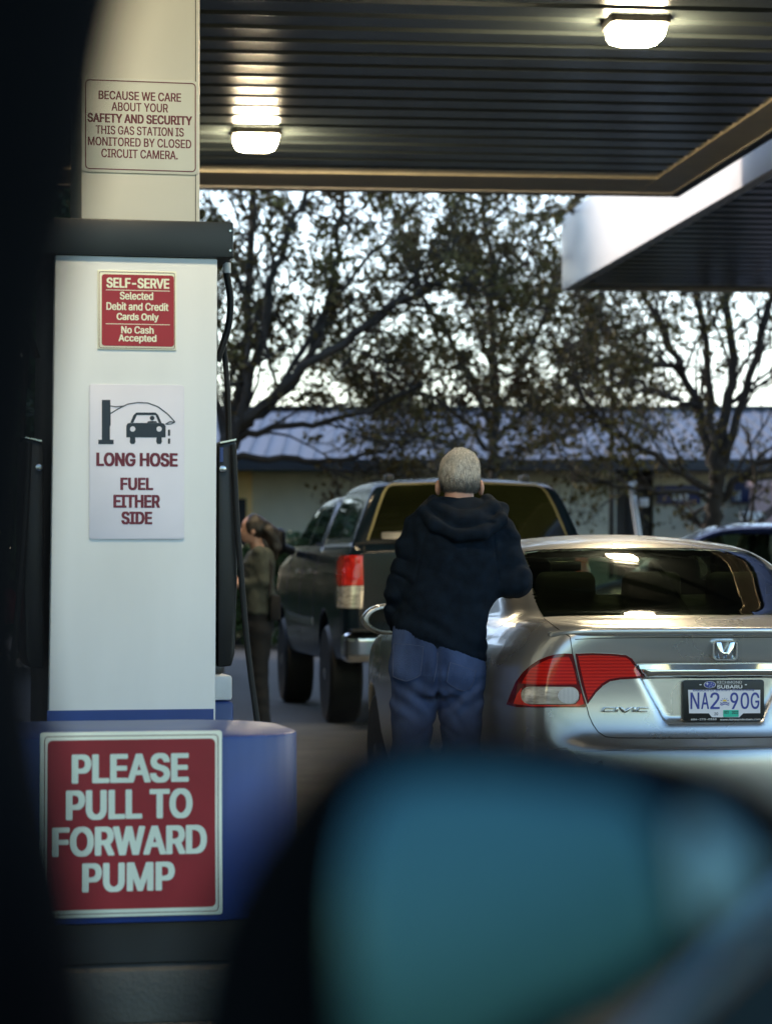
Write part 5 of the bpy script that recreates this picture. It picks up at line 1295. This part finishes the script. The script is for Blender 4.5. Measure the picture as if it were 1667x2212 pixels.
    # jeans
    def jeans(x, y, z):
        s = stack(x, y, z, [(.76, 0, -.005, .150, .120), (.84, -.002, -.01, .186, .142), (mZ(1430), -.003, -.004, .190, .140), (mZ(1385), -.003, .0, .185, .132), (mZ(1340), 0, .0, .178, .126)], .02)
        a = capsule(x, y, z, (-.088, -.005, .84), (-.115, .03, .50), .108, .076); a = smin(a, capsule(x, y, z, (-.115, .03, .50), (-.13, -.01, .07), .074, .062), .03)
        b = capsule(x, y, z, (.090, -.005, .84), (.10, .02, .50), .106, .076); b = smin(b, capsule(x, y, z, (.10, .02, .50), (.11, -.01, .07), .074, .062), .03)
        s = smin(s, smin(a, b, .012), .035)
        s = s + .010 * np.exp(-((x + .002 + .02 * (z - .8)) / .010) ** 2) * np.clip((-.02 - y) / .05, 0, 1) * np.clip((z - .66) / .05, 0, 1)
        s = s + .007 * np.clip(1 - np.abs(vnoise(x * 6, y * 5, (z + .9 * np.abs(x)) * 13, 23)) * 1.6, 0, 1) ** 2 * np.clip((.88 - z) / .08, 0, 1) + .0055 * vnoise(x * 12, y * 10, (z + .6 * np.abs(x)) * 14, 21) + .003 * vnoise(x * 30, y * 20, (z - .5 * x) * 26, 22)
        s = s + .005 * np.sin((z - .8 * np.abs(x)) * 75) * np.exp(-((z - .74) / .07) ** 2)
        return smax(s, .06 - z, .01)
    jo = sdf_obj('jeans', jeans, (-.24, -.2, .04), (.24, .2, mZ(1330)), .0085, 'denim', t)
    J = lambda name, pts, m, **k: patch(name, jeans, manf, Z5(pts), m, jo, near=.6, **k)
    pk = [[(935, 1288), (1020, 1290), (1114, 1304), (1106, 1390), (1096, 1478), (1055, 1500), (1008, 1515), (960, 1500), (930, 1484), (930, 1380)], [(1256, 1398), (1330, 1420), (1412, 1452), (1398, 1510), (1372, 1556), (1338, 1568), (1308, 1562), (1268, 1540), (1236, 1512), (1246, 1450)]]
    for q in pk:
        J('back_pocket', q, 'denim', off=.0045, step=9)
        c = np.mean(q, 0); qi = [tuple(c + (np.array(a) - c) * .94) for a in q]
        J('pocket_stitching', strip(qi + [qi[0]], 2.4), 'thread', off=.0058, step=6, depth=.002)
    J('seat_stitching', strip([(1190, 1345), (1186, 1400), (1176, 1460), (1166, 1512)], 2.4), 'thread', off=.003, step=6, depth=.002)
    for q, fx in ((-1, -.13), (1, .11)):
        def sh(x, y, z): return smax(smin(ellipsoid(x, y, z, (fx, .02, .045), (.048, .095, .05)), ellipsoid(x, y, z, (fx, .10, .04), (.05, .09, .042)), .03), -z + .0, .008)
        sdf_obj('shoe', sh, (fx - .08, -.12, -.02), (fx + .08, .24, .12), .012, 'shoe', t)
man()

def woman():
    S = F / 21.0; X0 = (560 - CX) / S
    f = lambda a, b, y=0.0: (((501.2 + a * .3733) - CX) / S - X0, y, H - ((907.4 + b * .3733) - YH) / S)
    hc = f(122, 628); hc = (hc[0] - .005, 0.0, hc[2])
    sh, el, wr = f(165, 775, -.13), f(190, 935, -.15), f(70, 955, -.10)
    sh2, el2, wr2 = f(160, 775, .15), f(165, 935, .17), f(60, 945, .10)
    def body(x, y, z):
        s = ellipsoid(x, y, z, hc, (.088, .07, .10)); s = smin(s, ellipsoid(x, y, z, (hc[0] - .045, 0, hc[2] - .06), (.045, .045, .05)), .03)
        s = smin(s, ellipsoid(x, y, z, (hc[0] - .094, 0, hc[2] - .022), (.02, .012, .022)), .012)
        s = smin(s, ellipsoid(x, y, z, (hc[0] - .082, 0, hc[2] - .062), (.012, .02, .012)), .008)
        for q in (-1, 1):
            s = smax(s, -ellipsoid(x, y, z, (hc[0] - .09, q * .03, hc[2] + .008), (.016, .016, .01)), .008)
            s = smin(s, ellipsoid(x, y, z, (hc[0] + .008, q * .07, hc[2] - .02), (.02, .01, .03)), .006)
        s = smin(s, capsule(x, y, z, (hc[0] + .015, 0, hc[2] - .06), f(150, 745), .045, .055), .02)
        s = smin(s, stack(x, y, z, [(.84, .0, 0, .10, .15), (1.0, .0, 0, .08, .115), (1.2, .0, 0, .09, .14), (1.36, .01, 0, .07, .13)], .05), .04)
        for a, b, c in ((sh, el, wr), (sh2, el2, wr2)): s = smin(s, capsule(x, y, z, a, b, .04, .032), .02); s = smin(s, capsule(x, y, z, b, c, .032, .024), .01)
        s = smin(s, hand_parts(x, y, z, wr, (-.95, .2, .1), (0, .3, .9), (-.2, .5, .6)), .01); s = smin(s, hand_parts(x, y, z, wr2, (-.95, -.2, .1), (0, .3, .9), (-.2, -.5, .6)), .01)
        for q in (-1, 1): s = smin(s, capsule(x, y, z, (.01, q * .07, .84), (.0, q * .08, .48), .08, .05), .03); s = smin(s, capsule(x, y, z, (.0, q * .08, .48), (.03, q * .09, .07), .048, .034), .02)
        return s
    t = sdf_obj('person', body, (-.45, -.26, .03), (.32, .28, 1.76), .0105, 'skin'); t.location = (X0, 21.0, 0)
    tag(t, 'woman in profile with a ponytail and a grey green sweater standing beyond the pump', 'person')
    def hair(x, y, z):
        s = ellipsoid(x, y, z, (hc[0] + .018, 0, hc[2] + .012), (.092, .080, .102))
        s = smax(s, -ellipsoid(x, y, z, (hc[0] - .105, 0, hc[2] - .055), (.080, .12, .095)), .015)
        s = smax(s, hc[2] - .075 - z + .3 * np.clip(.02 - x + hc[0], 0, 1), .01)
        pt = smin(capsule(x, y, z, f(185, 610), f(222, 655), .045, .058), capsule(x, y, z, f(222, 655), f(255, 735), .055, .040), .03); pt = smin(pt, capsule(x, y, z, f(255, 735), f(252, 800), .04, .02), .02)
        return smin(s, pt, .02) + .008 * vnoise(x * 30, y * 30, z * 18, 4)
    sdf_obj('hair', hair, (hc[0] - .16, -.13, hc[2] - .36), (hc[0] + .32, .13, hc[2] + .16), .010, 'hair_brown', t, 1)
    def sw(x, y, z):
        s = stack(x, y, z, [(f(0, 1125)[2], .0, 0, .125, .185), (f(0, 1020)[2], .0, 0, .128, .18), (f(0, 920)[2], -.005, 0, .118, .165), (f(0, 830)[2], -.005, 0, .128, .18), (f(0, 770)[2], .01, 0, .105, .165), (f(0, 735)[2], .02, 0, .06, .08)], .025)
        for a, b, c in ((sh, el, wr), (sh2, el2, wr2)): s = smin(s, smin(capsule(x, y, z, a, b, .064, .054), capsule(x, y, z, b, c, .052, .036), .02), .02)
        s = s + .006 * vnoise(x * 14, y * 14, (z + .5 * x) * 20, 3) 
        return smax(s, -capsule(x, y, z, (hc[0] + .015, 0, hc[2] - .05), f(150, 745), .052, .056), .006)
    sdf_obj('sweater', sw, (-.42, -.28, f(0, 1140)[2]), (.24, .28, f(0, 690)[2]), .012, 'sweater', t)
    def tr(x, y, z):
        s = stack(x, y, z, [(.78, .0, 0, .11, .16), (.9, .0, 0, .115, .165), (1.02, 0, 0, .10, .14)], .02)
        for q in (-1, 1): s = smin(s, smin(capsule(x, y, z, (.005, q * .075, .82), (.0, q * .08, .48), .095, .066), capsule(x, y, z, (.0, q * .08, .48), (.03, q * .09, .08), .064, .055), .02), .02)
        return s + .005 * vnoise(x * 15, y * 15, z * 18, 8)
    sdf_obj('trousers', tr, (-.16, -.22, .0), (.16, .22, 1.05), .013, 'black_cloth', t)
    for q in (-1, 1):
        def so_(x, y, z): return smax(ellipsoid(x, y, z, (-.02, q * .09, .035), (.12, .042, .05)), -z, .006)
        sdf_obj('shoe', so_, (-.16, q * .09 - .07, -.02), (.12, q * .09 + .07, .11), .012, 'shoe', t)
    c = f(240, 880, -.17); mb = MB(); mb.tube([f(205, 780, -.1), f(235, 850, -.16), f(225, 1010, -.2)], .012, 6); mb.box(c[0] - .02, c[0] + .06, -.20, -.10, f(0, 1160)[2], f(0, 1010)[2], bev=.02)
    mb.build('shoulder_bag', 'black_cloth', t)
woman()

# ------------------------------------------------------------------ the car the picture is taken from: window pillar and wing mirror, far out of focus
def near_car():
    t = empty('parked_car', (0.0, .6, 0), 0, label='dark car close to the camera, blurred window pillar at left and wing mirror below', cat='car')
    L = Vector((0, .6, 0))
    D = .90; rad = .085
    edge = [(330, -260), (272, -60), (215, 250), (155, 480), (97, 850), (76, 1200), (84, 1500), (122, 1750), (180, 2000), (222, 2260), (260, 2450)]
    mb = MB(); mb.tube(chaikin([tuple(W(a - rad * F / D, b, D) - L) for a, b in edge], 2, closed=False), rad, 20); mb.build('window_pillar', 'matte_black', t)
    D = .75
    def pt(a, b, d): return W(a, b, d) - L
    out = [(380, 2520), (400, 2150), (470, 1940), (590, 1760), (700, 1630), (790, 1580), (950, 1560), (1250, 1585), (1500, 1625), (1680, 1690), (1740, 1800), (1725, 1900), (1640, 1990), (1500, 2110), (1380, 2190), (1240, 2260), (1100, 2340), (1000, 2520)]
    out = chaikin(out, 2)
    v = []; f = []; n = len(out); sh = [(D, 1.0), (D + .03, 1.01), (D + .08, .94), (D + .12, .78), (D + .14, .5)]
    cx, cy = 1150, 1980
    for d, s in sh:
        for a, b in out:
            q = W(a, b, D) - L; c = W(cx, cy, D) - L; r = c + (q - c) * s; r.y = d - .6; v.append(r)
    for i in range(len(sh) - 1):
        for j in range(n): f.append((i * n + j, i * n + (j + 1) % n, (i + 1) * n + (j + 1) % n, (i + 1) * n + j))
    f.append(tuple(range(n))); f.append(tuple(range(len(sh) * n - 1, (len(sh) - 1) * n - 1, -1)))
    mb = MB(); mb.add(v, f); hs = mb.build('wing_mirror', 'matte_black', t)
    def glass(name, poly, tilt, yaw, rad, bow, m='mirror_blue'):
        V, fs = mesh2d(chaikin(poly, 2), 30); c = V.mean(0); P = []
        for a, b in V:
            q = W(a, b, D - .012) - L; u, w = (a - c[0]) / F * D, -(b - c[1]) / F * D
            q.y += tilt * w + yaw * u + (u * u + w * w) / (2 * rad); P.append(q)
        k = len(P); Q = [tuple(x)[::-1] for x in fs]
        ob = link_mesh(name, P, Q, m, hs); md = ob.modifiers.new('thickness', 'SOLIDIFY'); md.thickness = .003; md.offset = 0
        return ob
    glass('mirror_glass', [(770, 2420), (745, 2100), (755, 1850), (800, 1710), (880, 1660), (1100, 1672), (1300, 1690), (1400, 1730), (1440, 1850), (1465, 2000), (1440, 2090), (1300, 2160), (1120, 2230), (900, 2420)], .125, .0, 1.7, 0)
    glass('outer_mirror_glass', [(1475, 1745), (1540, 1765), (1600, 1830), (1640, 1900), (1600, 1960), (1500, 2045), (1490, 1900)], .20, .0, .8, 0, 'mirror_pale')
    mb = MB(); d = .94; a = [pt(1290, 2325, d), pt(1400, 2232, d), pt(1540, 2100, d), pt(1700, 1950, d), pt(1910, 1745, d)]
    mb.tube(a, .0042, 12); mb.build('belt_trim', 'belt_trim', t)
    mb = MB(); d0 = .935
    pr = [(1310, 2345), (1420, 2260), (1560, 2130), (1720, 1980), (1930, 1775), (2300, 1700), (2300, 2900), (1000, 2900)]
    v = [pt(a, b, d0) for a, b in pr] + [pt(a, b, d0) + Vector((.03, .05, 0)) for a, b in pr]; n = len(pr)
    mb.add(v, [tuple(range(n - 1, -1, -1)), tuple(range(n, 2 * n))] + [(i, (i + 1) % n, n + (i + 1) % n, n + i) for i in range(n)]); mb.build('door_panel', 'door_teal', t, False)
near_car()
